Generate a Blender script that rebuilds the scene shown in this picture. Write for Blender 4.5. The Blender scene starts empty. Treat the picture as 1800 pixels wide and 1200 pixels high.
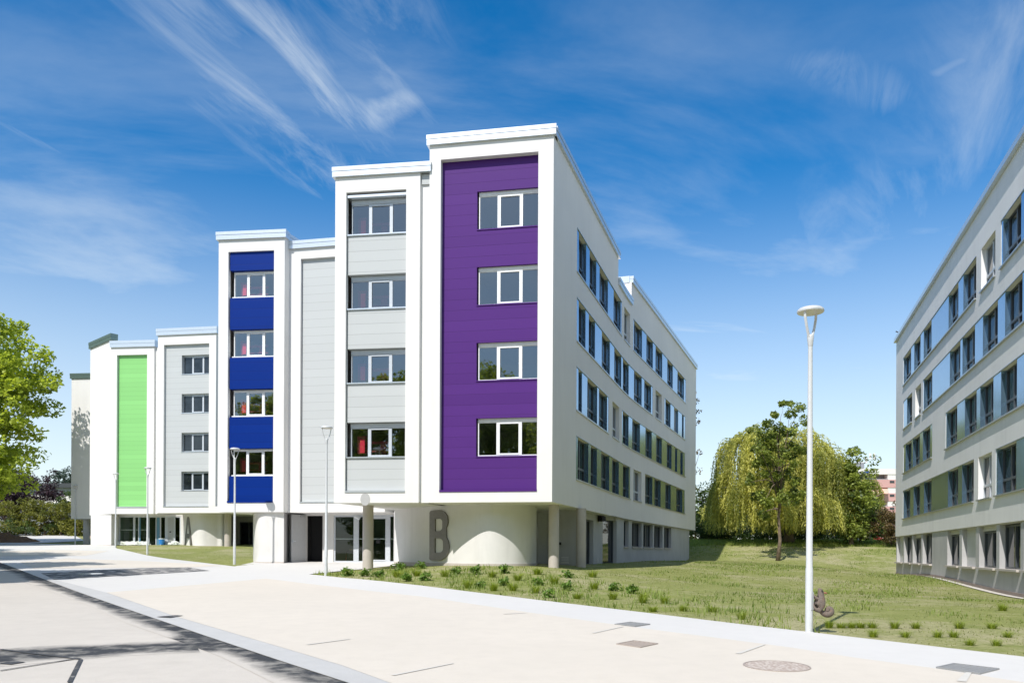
import bpy, bmesh, math, random
import numpy as np
from mathutils import Vector, Matrix
from mathutils.geometry import tessellate_polygon
random.seed(7); rng = np.random.default_rng(7)
SC = bpy.context.scene; COL = SC.collection
F = 1400.0; EYE = 1.73; RS = 0.005; RC = math.sqrt(1 - RS*RS)
SUN_EL = math.radians(49); SUN_HEAD = math.radians(30.5)

# ---------------------------------------------------------------- helpers
def U(x, y):
    dx = (x-900)/F; dy = (970-y)/F
    return dx*RC - dy*RS, dx*RS + dy*RC
def at(x, y, Z):
    u, v = U(x, y); return Vector((u*Z, Z, EYE+v*Z))
def xy(x, Z, y=940):
    u, v = U(x, y); return (u*Z, Z)

class MB:
    def __init__(s): s.v = []; s.f = []
    def add(s, vs, fs):
        b = len(s.v); s.v += [tuple(p) for p in vs]; s.f += [tuple(i+b for i in f) for f in fs]
    def quad(s, a, b, c, d): s.add([a, b, c, d], [(0, 1, 2, 3)])
    def poly(s, pts): s.add(pts, [tuple(range(len(pts)))])
    def hexa(s, p):  # 0-3 bottom ring, 4-7 top ring
        s.add(p, [(3,2,1,0), (4,5,6,7), (0,1,5,4), (1,2,6,5), (2,3,7,6), (3,0,4,7)])
    def box(s, c, sx, sy, sz, rz=0):
        ca, sa = math.cos(rz), math.sin(rz); p = []
        for z in (-.5, .5):
            for x, y in ((-.5,-.5), (.5,-.5), (.5,.5), (-.5,.5)):
                X = x*sx; Y = y*sy
                p.append((c[0]+X*ca-Y*sa, c[1]+X*sa+Y*ca, c[2]+z*sz))
        s.hexa(p)
    def prism(s, poly, z0, z1, cap=True):
        n = len(poly)
        s.add([(p[0], p[1], z0) for p in poly]+[(p[0], p[1], z1) for p in poly],
              [(i, (i+1) % n, n+(i+1) % n, n+i) for i in range(n)])
        if cap:
            for tri in tessellate_polygon([[Vector((p[0], p[1], 0)) for p in poly]]):
                s.add([(poly[i][0], poly[i][1], z1) for i in tri], [(0,1,2)])
                s.add([(poly[i][0], poly[i][1], z0) for i in tri], [(2,1,0)])
    def lathe(s, prof, c=(0,0,0), n=24):
        vs = []; fs = []
        for r, z in prof:
            for k in range(n):
                a = 2*math.pi*k/n; vs.append((c[0]+r*math.cos(a), c[1]+r*math.sin(a), c[2]+z))
        for i in range(len(prof)-1):
            for k in range(n):
                fs.append((i*n+k, i*n+(k+1) % n, (i+1)*n+(k+1) % n, (i+1)*n+k))
        s.add(vs, fs)
    def tube(s, pts, rad, n=8, flat=1.0):
        pts = [Vector(p) for p in pts]
        if not hasattr(rad, '__len__'): rad = [rad]*len(pts)
        vs = []; fs = []; ref = Vector((0.13, 0.97, 0.2)).normalized()
        for i, p in enumerate(pts):
            d = (pts[min(i+1, len(pts)-1)]-pts[max(i-1, 0)]).normalized()
            a = d.cross(ref)
            if a.length < 1e-3: a = d.cross(Vector((1, 0, 0)))
            a.normalize(); b = d.cross(a)
            for k in range(n):
                t = 2*math.pi*k/n; vs.append(p + a*math.cos(t)*rad[i] + b*math.sin(t)*rad[i]*flat)
        for i in range(len(pts)-1):
            for k in range(n): fs.append((i*n+k, i*n+(k+1) % n, (i+1)*n+(k+1) % n, (i+1)*n+k))
        fs.append(tuple(range(n-1, -1, -1))); fs.append(tuple((len(pts)-1)*n+k for k in range(n)))
        s.add(vs, fs)
    def build(s, name, mat, parent=None, smooth=False, fixn=True):
        me = bpy.data.meshes.new(name); me.from_pydata(s.v, [], s.f)
        if fixn:
            bm = bmesh.new(); bm.from_mesh(me); bmesh.ops.recalc_face_normals(bm, faces=bm.faces); bm.to_mesh(me); bm.free()
        me.materials.append(mat)
        if smooth:
            me.polygons.foreach_set('use_smooth', [True]*len(me.polygons))
        o = bpy.data.objects.new(name, me); COL.objects.link(o)
        if parent:
            o.parent = parent
            if parent_inv(parent): o.matrix_parent_inverse = parent_inv(parent)
        return o

def wmat(o):
    m = Matrix.LocRotScale(o.location, o.rotation_euler, o.scale)
    return wmat(o.parent) @ o.matrix_parent_inverse @ m if o.parent else m
def parent_inv(p): return wmat(p).inverted()
def tag(o, label=None, cat=None, group=None, kind=None):
    if label: o['label'] = label
    if cat: o['category'] = cat
    if group: o['group'] = group
    if kind: o['kind'] = kind
    return o
def empty(name, loc, label, cat, group=None, rz=0):
    o = bpy.data.objects.new(name, None); COL.objects.link(o); o.location = loc; o.rotation_euler = (0, 0, rz)
    o.empty_display_size = .3
    return tag(o, label, cat, group)
def copy_tree(o, loc=None, rz=None, scale=None, parent=None):
    c = o.copy(); COL.objects.link(c)
    if parent: c.parent = parent; c.matrix_parent_inverse = o.matrix_parent_inverse.copy()
    for ch in o.children: copy_tree(ch, parent=c)
    if loc is not None: c.location = loc
    if rz is not None: c.rotation_euler = (0, 0, rz)
    if scale is not None: c.scale = (scale,)*3 if not hasattr(scale, '__len__') else scale
    return c

class Path:
    """polyline plan of a facade, outward side on its right-hand/negative inset"""
    def __init__(s, pts, out):
        s.p = [Vector((a[0], a[1])) for a in pts]; s.t = [0]
        for i in range(1, len(s.p)): s.t.append(s.t[-1]+(s.p[i]-s.p[i-1]).length)
        s.L = s.t[-1]; s.seg = []
        for i in range(len(s.p)-1):
            d = (s.p[i+1]-s.p[i]).normalized(); n = Vector((d.y, -d.x))
            s.seg.append(n)
        s.sg = 1 if s.seg[0].dot(Vector(out)) > 0 else -1
    def loc(s, t):
        i = 0
        while i < len(s.seg)-1 and t > s.t[i+1]: i += 1
        d = (s.p[i+1]-s.p[i])/(s.t[i+1]-s.t[i]); p = s.p[i]+d*(t-s.t[i])
        n = s.seg[i].copy()
        for k in (i, i+1):
            if 0 < k < len(s.seg) and abs(t-s.t[k]) < 1e-4: n = ((s.seg[k-1]+s.seg[k])/2).normalized()
        return p, n*s.sg
    def pt(s, t, z, d=0):
        p, n = s.loc(t); q = p - n*d; return Vector((q.x, q.y, z))
    def solve(s, x, y=900):
        u = U(x, y)[0]; best = None
        for i in range(len(s.seg)):
            a, b = s.p[i], s.p[i+1]; fa = a.x-u*a.y; fb = b.x-u*b.y
            den = fa-fb
            if abs(den) < 1e-9: continue
            k = fa/den
            if i > 0 and k < 0: continue
            if i < len(s.seg)-1 and k > 1: continue
            t = s.t[i]+k*(s.t[i+1]-s.t[i])
            if best is None: best = t
        return best
    def Zat(s, x, y=900): return s.pt(s.solve(x, y), 0).y
    def z(s, x, y): return EYE+U(x, y)[1]*s.Zat(x, y)
    def brk(s, t0, t1): return [t for t in s.t if t0+1e-3 < t < t1-1e-3]

def bar(mb, path, t0, t1, z0, z1, d0, d1):
    """solid between insets d0 (outer) and d1 (inner) along the path"""
    ts = [t0]+path.brk(t0, t1)+[t1]; vs = []; fs = []
    for t in ts:
        for d, z in ((d0, z0), (d0, z1), (d1, z1), (d1, z0)): vs.append(path.pt(t, z, d))
    for i in range(len(ts)-1):
        for k in range(4): fs.append((i*4+k, i*4+(k+1) % 4, (i+1)*4+(k+1) % 4, (i+1)*4+k))
    n = (len(ts)-1)*4; fs += [(0,1,2,3), (n+3,n+2,n+1,n)]
    mb.add(vs, fs)

def wall(mb, path, t0, t1, z0, z1, holes=(), depth=.25, d=0, back=True):
    """wall sheet with rectangular openings (ta,tb,za,zb) and their reveals"""
    R = lambda v: round(v, 5)
    T = sorted(set([R(t0), R(t1)]+[R(t) for t in path.brk(t0, t1)]+[R(v) for h in holes for v in h[:2]]))
    Zs = sorted(set([R(z0), R(z1)]+[R(v) for h in holes for v in h[2:4]]))
    idx = {}; vs = []; fs = []
    def vid(i, j):
        if (i, j) not in idx: idx[(i, j)] = len(vs); vs.append(path.pt(T[i], Zs[j], d))
        return idx[(i, j)]
    for i in range(len(T)-1):
        for j in range(len(Zs)-1):
            tc = (T[i]+T[i+1])/2; zc = (Zs[j]+Zs[j+1])/2
            if any(h[0] < tc < h[1] and h[2] < zc < h[3] for h in holes): continue
            fs.append((vid(i, j), vid(i+1, j), vid(i+1, j+1), vid(i, j+1)))
    mb.add(vs, fs)
    for h in holes:
        ta, tb, za, zb = h[:4]; D = d+depth
        for t in (ta, tb):
            mb.quad(path.pt(t, za, d), path.pt(t, za, D), path.pt(t, zb, D), path.pt(t, zb, d))
        ts = [ta]+path.brk(ta, tb)+[tb]
        for a, b in zip(ts[:-1], ts[1:]):
            for z in (za, zb):
                mb.quad(path.pt(a, z, d), path.pt(b, z, d), path.pt(b, z, D), path.pt(a, z, D))

# ---------------------------------------------------------------- materials
def nmat(name):
    m = bpy.data.materials.new(name); m.use_nodes = True
    nt = m.node_tree; b = nt.nodes['Principled BSDF']; return m, nt, b
def N(nt, t, **kw):
    n = nt.nodes.new(t)
    for k, v in kw.items():
        if k in n.inputs: n.inputs[k].default_value = v
        else: setattr(n, k, v)
    return n
def L(nt, a, b): nt.links.new(a, b)
def rgba(c): return (c[0], c[1], c[2], 1)
def noise(nt, scale, detail=4, rough=.55, vec=None, dist=0):
    n = N(nt, 'ShaderNodeTexNoise'); n.inputs['Scale'].default_value = scale
    n.inputs['Detail'].default_value = detail; n.inputs['Roughness'].default_value = rough
    n.inputs['Distortion'].default_value = dist
    if vec: L(nt, vec, n.inputs['Vector'])
    return n
def pos(nt, scale=(1,1,1)):
    g = N(nt, 'ShaderNodeNewGeometry'); mp = N(nt, 'ShaderNodeMapping'); mp.inputs['Scale'].default_value = scale
    L(nt, g.outputs['Position'], mp.inputs['Vector']); return mp.outputs['Vector']
def ramp(nt, fac, stops, interp='LINEAR'):
    r = N(nt, 'ShaderNodeValToRGB'); r.color_ramp.interpolation = interp; e = r.color_ramp.elements
    while len(e) < len(stops): e.new(.5)
    for i, (p, c) in enumerate(stops):
        e[i].position = p; e[i].color = rgba(c) if hasattr(c, '__len__') else (c, c, c, 1)
    L(nt, fac, r.inputs['Fac']); return r
def mixc(nt, fac, a, b, blend='MIX'):
    m = N(nt, 'ShaderNodeMix', data_type='RGBA', blend_type=blend)
    if hasattr(fac, 'name'): L(nt, fac, m.inputs[0])
    else: m.inputs[0].default_value = fac
    for s, v in ((m.inputs[6], a), (m.inputs[7], b)):
        if hasattr(v, 'links'): L(nt, v, s)
        else: s.default_value = rgba(v)
    return m.outputs[2]
def bump(nt, b, h, strength=.3, dist=.02):
    n = N(nt, 'ShaderNodeBump'); n.inputs['Strength'].default_value = strength; n.inputs['Distance'].default_value = dist
    L(nt, h, n.inputs['Height']); L(nt, n.outputs[0], b.inputs['Normal'])

def plaster(name, c, var=.06, sc=.6, bstr=.25, rough=.9, stain=0.0):
    m, nt, b = nmat(name); p = pos(nt)
    n1 = noise(nt, sc, 5, .6, p); n2 = noise(nt, 60, 3, .6, p)
    ps = pos(nt, (1.6, 1.6, .18)); n3 = noise(nt, 1.0, 5, .65, ps)
    r = ramp(nt, n1.outputs[0], [(.3, [x*(1-var) for x in c]), (.7, [min(1, x*(1+var*.6)) for x in c])])
    col = r.outputs[0]
    if stain: col = mixc(nt, ramp(nt, n3.outputs[0], [(.5, 0), (.75, stain)]).outputs[0], col, [x*.62 for x in c])
    L(nt, col, b.inputs['Base Color']); b.inputs['Roughness'].default_value = rough
    bump(nt, b, n2.outputs[0], bstr, .01); return m
def cladding(name, c, pitch=.33, rough=.42, metallic=0.0, var=.05):
    m, nt, b = nmat(name); g = N(nt, 'ShaderNodeNewGeometry'); sep = N(nt, 'ShaderNodeSeparateXYZ')
    L(nt, g.outputs['Position'], sep.inputs[0])
    dv = N(nt, 'ShaderNodeMath', operation='DIVIDE'); dv.inputs[1].default_value = pitch; L(nt, sep.outputs[2], dv.inputs[0])
    fr = N(nt, 'ShaderNodeMath', operation='FRACT'); L(nt, dv.outputs[0], fr.inputs[0])
    fl = N(nt, 'ShaderNodeMath', operation='FLOOR'); L(nt, dv.outputs[0], fl.inputs[0])
    wn = N(nt, 'ShaderNodeTexWhiteNoise', noise_dimensions='1D'); L(nt, fl.outputs[0], wn.inputs['W'])
    r = ramp(nt, wn.outputs[0], [(0, [x*(1-var) for x in c]), (1, [min(1, x*(1+var)) for x in c])])
    groove = ramp(nt, fr.outputs[0], [(0, .6), (.02, .5), (.05, 1), (.93, .97), (1, .9)])
    ns = noise(nt, .9, 3, .5, pos(nt, (1, 1, 3)))
    ad = N(nt, 'ShaderNodeMath', operation='MULTIPLY_ADD'); L(nt, ns.outputs[0], ad.inputs[0]); ad.inputs[1].default_value = .35; L(nt, groove.outputs[0], ad.inputs[2])
    seam = ramp(nt, fr.outputs[0], [(0, .55), (.028, .45), (.05, 0)])
    L(nt, mixc(nt, seam.outputs[0], r.outputs[0], [x*.45 for x in c]), b.inputs['Base Color']); b.inputs['Roughness'].default_value = rough; b.inputs['Metallic'].default_value = metallic; b.inputs['Specular IOR Level'].default_value = .12
    bump(nt, b, ad.outputs[0], .4, .012); return m
def simple(name, c, rough=.6, metallic=0, spec=.5, var=.04, sc=8, bs=0):
    m, nt, b = nmat(name); n = noise(nt, sc, 4, .6, pos(nt))
    r = ramp(nt, n.outputs[0], [(.3, [x*(1-var) for x in c]), (.7, [min(1, x*(1+var)) for x in c])])
    L(nt, r.outputs[0], b.inputs['Base Color']); b.inputs['Roughness'].default_value = rough
    b.inputs['Metallic'].default_value = metallic; b.inputs['Specular IOR Level'].default_value = spec
    if bs: bump(nt, b, n.outputs[0], bs, .01)
    return m
def glass(name, tint, refl, rough=.01):
    m, nt, b = nmat(name); nt.nodes.remove(b)
    out = nt.nodes['Material Output']; tr = N(nt, 'ShaderNodeBsdfTransparent'); tr.inputs[0].default_value = rgba(tint)
    gl = N(nt, 'ShaderNodeBsdfGlossy'); gl.inputs['Roughness'].default_value = rough; gl.inputs[0].default_value = (.86, .93, .97, 1)
    fr = N(nt, 'ShaderNodeFresnel'); fr.inputs[0].default_value = 1.5
    ad = N(nt, 'ShaderNodeMath', operation='ADD', use_clamp=True); L(nt, fr.outputs[0], ad.inputs[0]); ad.inputs[1].default_value = refl
    n = noise(nt, .7, 2, .5, pos(nt)); bp = N(nt, 'ShaderNodeBump'); bp.inputs['Strength'].default_value = .02; bp.inputs['Distance'].default_value = .05
    L(nt, n.outputs[0], bp.inputs['Height']); L(nt, bp.outputs[0], gl.inputs['Normal'])
    mx = N(nt, 'ShaderNodeMixShader'); L(nt, ad.outputs[0], mx.inputs[0]); L(nt, tr.outputs[0], mx.inputs[1]); L(nt, gl.outputs[0], mx.inputs[2])
    L(nt, mx.outputs[0], out.inputs[0]); return m
def darkglass(name, c=(.018, .024, .03)):
    m, nt, b = nmat(name); n = noise(nt, 1.1, 2, .5, pos(nt))
    r = ramp(nt, n.outputs[0], [(.35, [x*.6 for x in c]), (.65, [x*1.6 for x in c])]); L(nt, r.outputs[0], b.inputs['Base Color'])
    b.inputs['Roughness'].default_value = .02; b.inputs['IOR'].default_value = 1.62
    bump(nt, b, n.outputs[0], .02, .05); return m
def leafmat(name, dark, light, trans=.35):
    m, nt, b = nmat(name); out = nt.nodes['Material Output']
    a = N(nt, 'ShaderNodeAttribute', attribute_name='tint'); r = ramp(nt, a.outputs['Fac'], [(0, dark), (.55, [(x+y)/2 for x, y in zip(dark, light)]), (1, light)])
    L(nt, r.outputs[0], b.inputs['Base Color']); b.inputs['Roughness'].default_value = .55
    t = N(nt, 'ShaderNodeBsdfTranslucent'); L(nt, mixc(nt, .5, r.outputs[0], [min(1, light[0]*1.5), min(1, light[1]*1.5), light[2]]), t.inputs[0])
    mx = N(nt, 'ShaderNodeMixShader'); mx.inputs[0].default_value = trans
    L(nt, b.outputs[0], mx.inputs[1]); L(nt, t.outputs[0], mx.inputs[2]); L(nt, mx.outputs[0], out.inputs[0]); return m

WHITE = plaster('white_render', (.745, .735, .72), .035, .5, .25, stain=.16)
SIDEW = plaster('side_render', (.81, .77, .75), .04, .35, .25, stain=.12)
RWALL = plaster('right_render', (.79, .78, .775), .06, .5, .3, stain=.22)
CONC = plaster('pale_concrete', (.69, .68, .67), .07, .8, .3, stain=.25)
CONC2 = plaster('grey_concrete', (.47, .465, .47), .1, .9, .35, stain=.25)
CONCW = plaster('warm_concrete', (.50, .455, .42), .1, 1.2, .3, stain=.2)
BASE = plaster('brown_base', (.27, .22, .19), .15, 2, .4)
GREYCLAD = cladding('pale_grey_cladding', (.50, .52, .525), .42, .42, 0, .02)
PURPLE = cladding('purple_cladding', (.085, .028, .185), .42, .40)
BLUE = cladding('blue_cladding', (.0015, .024, .20), .45, .42)
GREEN = cladding('green_cladding', (.25, .57, .20), .36, .45)
COPING = simple('coping_metal', (.66, .70, .74), .30, .62)
COPDARK = simple('dark_reflection_coping_metal', (.17, .24, .23), .35, .6)  # coping of the far wings: its dark green reflection is put into the colour
PANELM = simple('polished_infill_metal', (.27, .43, .60), .17, .80, var=.06, sc=2)
LEDGE = simple('ledge_metal', (.50, .51, .52), .35, .7)
WFRAME = simple('white_window_frame', (.80, .81, .82), .4)
GFRAME = simple('grey_window_frame', (.52, .555, .60), .4, .1)
DFRAME = simple('anthracite_frame', (.07, .078, .09), .4)
SHUT = cladding('roller_shutter', (.60, .60, .60), .055, .5, 0, .02)
SHUTD = cladding('dark_roller_shutter', (.30, .31, .33), .055, .5, 0, .02)
FGLASS = glass('window_glass', (.86, .90, .90), .17)
EGLASS = glass('entrance_glass', (.50, .58, .54), .02)
DGLASS = darkglass('dark_window_glass')
ROOMM = simple('room_paint', (.30, .30, .29), .9)
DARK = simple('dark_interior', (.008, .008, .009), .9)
RED = simple('red_paint', (.75, .015, .06), .5)
DRED = simple('dark_red_paint', (.22, .012, .03), .6)
GREYMET = simple('letter_metal', (.21, .20, .19), .42, .55, var=.1)
DOORM = simple('grey_door_paint', (.46, .465, .475), .5)
BLACK = simple('black_plastic', (.015, .015, .017), .4)
LAMPM = simple('white_lamp_paint', (.60, .62, .635), .35, .1)
LENS = simple('lamp_lens', (.55, .52, .45), .3)
# ---------------------------------------------------------------- terrain height
CP = []
def cp(x, y, Z):
    p = at(x, y, Z); CP.append((p.x, p.y, p.z))
for X in (-34, -24, -14, -5, 3):
    for Y in (0, 12, 24, 34):
        if not (X < -20 and Y == 0): CP.append((X, Y, .0274*Y))
for a in ((1422,1112,13.6), (573,1012,29.5), (412,994,37.5), (259,975,50.4), (203,963,58.9), (132,957,74),
          (200,959.5,62.5), (330,959,62), (157,958,66), (60,956,75), (0,950,80), (0,941,95), (130,937,100),
          (530,987,42), (620,991,41), (700,992.5,37), (785,991.5,33.6), (860,994,32.1), (972,997,31.4), (1021,994,35), (1095,988.5,46), (1150,985.5,56), (1210,982,68), (474,990,40.2),
          (740,1030,24.4), (940,1055,19.6), (1140,1079,16.6), (1620,1136,12.06), (1800,1157,10.96),
          (1574,1010,56.8), (1690,1026,37.9), (1800,1052,28.7), (1300,955,74), (1240,957,72), (1500,950,80), (1300,986,56), (1450,999,46), (1560,992,62), (1250,1030,30), (1500,1045,26)): cp(*a)
CP += [(8,4,.08), (12,-6,-.1), (16,14,.3), (20,22,.25), (40,30,.3), (60,0,-.2), (0,-40,-1.1), (-50,-30,-.8), (-80,10,.4), (-100,80,2.8),
       (-100,150,4.5), (0,150,4.5), (0,100,3.3), (100,150,3.6), (100,60,1.0), (60,90,2.6), (32,90,2.7), (-60,60,1.9), (90,-40,-1)]
CPa = np.array(CP)
def tps(r2): return np.where(r2 > 0, .5*r2*np.log(np.maximum(r2, 1e-12)), 0)
_n = len(CPa); _K = tps(((CPa[:,None,:2]-CPa[None,:,:2])**2).sum(-1)) + np.eye(_n)*6.0
_P = np.c_[np.ones(_n), CPa[:,:2]]; _A = np.zeros((_n+3, _n+3)); _A[:_n,:_n] = _K; _A[:_n,_n:] = _P; _A[_n:,:_n] = _P.T
_W = np.linalg.solve(_A, np.r_[CPa[:,2], 0, 0, 0])
def gz(X, Y):
    X = np.clip(np.asarray(X, float), -95, 95); Y = np.clip(np.asarray(Y, float), -40, 150)
    sh = X.shape; q = np.stack([X.ravel(), Y.ravel()], -1); out = np.empty(len(q))
    for i in range(0, len(q), 4000):
        c = q[i:i+4000]; out[i:i+4000] = tps(((c[:,None]-CPa[None,:,:2])**2).sum(-1)) @ _W[:_n] + _W[_n] + c @ _W[_n+1:]
    return out.reshape(sh)
def g1(X, Y): return float(gz(np.array([X]), np.array([Y]))[0])
def G(x, y, zmax=110):
    u, v = U(x, y); Z = np.linspace(3, zmax, 900); h = EYE+v*Z-gz(u*Z, Z); s = np.where(h < 0)[0]
    if len(s) == 0: return None
    i = max(1, s[0]); a, b = Z[i-1], Z[i]; k = h[i-1]/(h[i-1]-h[i]) if h[i-1] > 0 else 0
    z = a+k*(b-a); return Vector((u*z, z, g1(u*z, z)))
def Gxy(pts): return [(p.x, p.y) for p in (G(*q) for q in pts)]
def gnormal(X, Y):
    e = .3; return Vector((-(g1(X+e, Y)-g1(X-e, Y))/(2*e), -(g1(X, Y+e)-g1(X, Y-e))/(2*e), 1)).normalized()

def drape(name, poly, off, mat, cell=1.0, kind='structure', skirt=0):
    bm = bmesh.new(); vs = [bm.verts.new((p[0], p[1], 0)) for p in poly]
    for t in tessellate_polygon([[Vector((p[0], p[1], 0)) for p in poly]]):
        try: bm.faces.new([vs[i] for i in t])
        except ValueError: pass
    xs = [p[0] for p in poly]; ys = [p[1] for p in poly]
    for ax, lo, hi in ((0, min(xs), max(xs)), (1, min(ys), max(ys))):
        for k in range(math.ceil(lo/cell), math.floor(hi/cell)+1):
            co = [0,0,0]; no = [0,0,0]; co[ax] = k*cell; no[ax] = 1
            bmesh.ops.bisect_plane(bm, geom=bm.verts[:]+bm.edges[:]+bm.faces[:], dist=1e-5, plane_co=co, plane_no=no)
    X = np.array([v.co.x for v in bm.verts]); Y = np.array([v.co.y for v in bm.verts]); Zv = gz(X, Y)+off
    for v, z in zip(bm.verts, Zv): v.co.z = z
    bmesh.ops.remove_doubles(bm, verts=bm.verts, dist=1e-4); bm.normal_update()
    for f in bm.faces:
        if f.normal.z < 0: f.normal_flip()
    me = bpy.data.meshes.new(name); bm.to_mesh(me); bm.free(); me.materials.append(mat)
    me.polygons.foreach_set('use_smooth', [True]*len(me.polygons))
    o = bpy.data.objects.new(name, me); COL.objects.link(o)
    if kind: o['kind'] = kind
    return o
def ragged(pts, amp, step, seed):
    """subdivide an open line and shake it at several scales"""
    r = random.Random(seed); out = []
    for a, b in zip(pts[:-1], pts[1:]):
        a = Vector(a); b = Vector(b); n = max(1, int((b-a).length/step)); d = (b-a).normalized(); nn = Vector((-d.y, d.x))
        for i in range(n):
            q = a+(b-a)*(i/n); t = (a.x+i*.9+seed)*1.0
            o = amp*(.6*math.sin(q.x*1.7+q.y*2.1+seed)+.45*math.sin(q.x*5.3-q.y*4.2)+r.uniform(-.55, .55)); out.append(tuple(q+nn*o))
    out.append(tuple(pts[-1])); return out

# ground materials
def groundmat():
    m, nt, b = nmat('grass_ground'); p = pos(nt)
    n1 = noise(nt, .22, 6, .62, p, .6); n2 = noise(nt, 1.7, 6, .7, p); n3 = noise(nt, 14, 4, .7, p)
    g = ramp(nt, n2.outputs[0], [(.25, (.19, .22, .065)), (.5, (.255, .272, .092)), (.75, (.315, .315, .13))])
    t = ramp(nt, n3.outputs[0], [(.3, (.34, .31, .175)), (.7, (.45, .41, .26))])
    ad = N(nt, 'ShaderNodeMath', operation='MULTIPLY_ADD'); L(nt, n2.outputs[0], ad.inputs[0]); ad.inputs[1].default_value = .5; L(nt, n1.outputs[0], ad.inputs[2])
    f = ramp(nt, ad.outputs[0], [(.72, 0), (.90, .8)])
    c = mixc(nt, f.outputs[0], g.outputs[0], t.outputs[0])
    c = mixc(nt, ramp(nt, n3.outputs[0], [(.35, .55), (.5, 0)]).outputs[0], c, (.15, .17, .055))
    L(nt, c, b.inputs['Base Color']); b.inputs['Roughness'].default_value = .95; b.inputs['Specular IOR Level'].default_value = .1
    bump(nt, b, n3.outputs[0], .8, .06); return m
def sandmat(name, c, var, speck=.0, sc=.35, dust=None, dustlo=.5, dusthi=.62, stretch=(1,1,1)):
    m, nt, b = nmat(name); p = pos(nt, stretch)
    n1 = noise(nt, sc, 7, .65, p, .4); n2 = noise(nt, 26, 4, .7, pos(nt)); n3 = noise(nt, 3.1, 5, .6, p)
    col = ramp(nt, n1.outputs[0], [(.3, [x*(1-var) for x in c]), (.7, [x*(1+var*.5) for x in c])]).outputs[0]
    col = mixc(nt, ramp(nt, n3.outputs[0], [(.42, 0), (.8, .6)]).outputs[0], col, [x*(1-var*2) for x in c])
    if speck: col = mixc(nt, ramp(nt, n2.outputs[0], [(.62, 0), (.72, speck)]).outputs[0], col, [x*.45 for x in c])
    if dust: col = mixc(nt, ramp(nt, n3.outputs[0], [(dustlo, 0), (dusthi, .85)]).outputs[0], col, dust)
    L(nt, col, b.inputs['Base Color']); b.inputs['Roughness'].default_value = .9; b.inputs['Specular IOR Level'].default_value = .2
    bump(nt, b, n2.outputs[0], .35, .012); return m
GRASSM = groundmat()
ROADM = sandmat('sandy_road', (.555, .513, .46), .07, .3, .3)
PAVEM = sandmat('white_pavement', (.60, .585, .565), .035, .02, .25)
BEIGEM = sandmat('beige_forecourt', (.625, .572, .50), .055, .14, .2)
KERBM = sandmat('grey_kerb_concrete', (.50, .495, .485), .06, .05, .5)
TARM = sandmat('fresh_asphalt', (.075, .078, .085), .2, .4, .8, dust=(.40, .385, .36), dustlo=.56, dusthi=.66)
TARM2 = sandmat('dusty_asphalt', (.12, .122, .13), .2, .35, .8, dust=(.48, .46, .43), dustlo=.46, dusthi=.6)
SOILM = sandmat('brown_soil', (.17, .105, .06), .25, .3, 1.2)
TANM = sandmat('tan_earth', (.42, .31, .21), .12, .2, .8)
JOINTM = sandmat('grey_joint_stain', (.60, .575, .53), .04)

xs = np.r_[-2500, -900, -400, -200, -130, np.arange(-94, 94.1, 1.0), 130, 200, 400, 900, 2500]
ys = np.r_[-900, -300, -120, -60, np.arange(-12, 130.1, 1.0), 150, 220, 400, 900, 3000]
GX, GY = np.meshgrid(xs, ys); GZ = gz(GX, GY)
nx, ny = len(xs), len(ys); i = np.arange(nx-1); j = np.arange(ny-1); II, JJ = np.meshgrid(i, j); q = (JJ*nx+II).ravel()
me = bpy.data.meshes.new('ground'); me.from_pydata(np.stack([GX.ravel(), GY.ravel(), GZ.ravel()], -1).tolist(), [], np.stack([q, q+1, q+nx+1, q+nx], -1).tolist())
me.materials.append(GRASSM); me.polygons.foreach_set('use_smooth', [True]*len(me.polygons))
ground = bpy.data.objects.new('ground', me); COL.objects.link(ground); ground['kind'] = 'structure'

def extend(a, b, d):
    a = Vector(a); b = Vector(b); return tuple(b+(b-a).normalized()*d)
kerb_r = Gxy([(0,989), (127,1038), (260,1085), (367,1122), (500,1167), (600,1200)])
kerb_r = [extend(kerb_r[1], kerb_r[0], 22)]+kerb_r; kerb_r.append(extend(kerb_r[-2], kerb_r[-1], 14))
edge = Gxy([(543,1010), (600,1016), (740,1030), (940,1055), (1140,1079), (1311,1100), (1440,1115), (1620,1136), (1800,1157)])
edge.append(extend(edge[-2], edge[-1], 14))
lawn_edge = Gxy([(205,964), (240,972), (300,983), (370,991), (412,996), (446,992.5)])
back = [xy(446,41.5), xy(500,41.5), xy(500,44), xy(700,42.5), xy(700,37.4)]
pave_poly = kerb_r + [(12, -6)] + edge[::-1][:-1] + [edge[0]] + Gxy([(600,1004), (660,998)]) + [xy(700,36.6), xy(700,42.5), xy(505,44), xy(503,40.6)] \
    + [xy(446,40.9)] + lawn_edge[::-1][1:] + [xy(200,64), xy(157,67), xy(120,75)] + [(-62, 76)]
drape('pavement', pave_poly, .030, PAVEM)
lf = Gxy([(130,1024), (187,1043), (313,1087), (367,1103), (600,1173), (660,1195)]); lf.append(extend(lf[-2], lf[-1], 12))
rt = Gxy([(187,1043), (467,1018), (540,1027), (740,1050), (940,1080), (1100,1103), (1389,1141), (1500,1159), (1640,1178), (1690,1186)]); rt.append(extend(rt[-2], rt[-1], 9))
drape('forecourt', lf[1:] + [(6, -5)] + rt[::-1][:-1], .036, BEIGEM)
bnd = Gxy([(60,1000), (35,988), (120,982), (260,987), (390,995), (330,998)])
drape('forecourt_strip', bnd, .036, BEIGEM)
bnd = Gxy([(0,978), (0,969), (90,967), (190,969), (150,977)])
drape('forecourt_strip', [extend(bnd[4], bnd[0], 12), extend(bnd[2], bnd[1], 12)]+bnd[2:], .036, BEIGEM)
road_poly = kerb_r + [(-30, -8), (-70, 0), (-75, 60)]
drape('road', road_poly, .02, ROADM)
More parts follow.
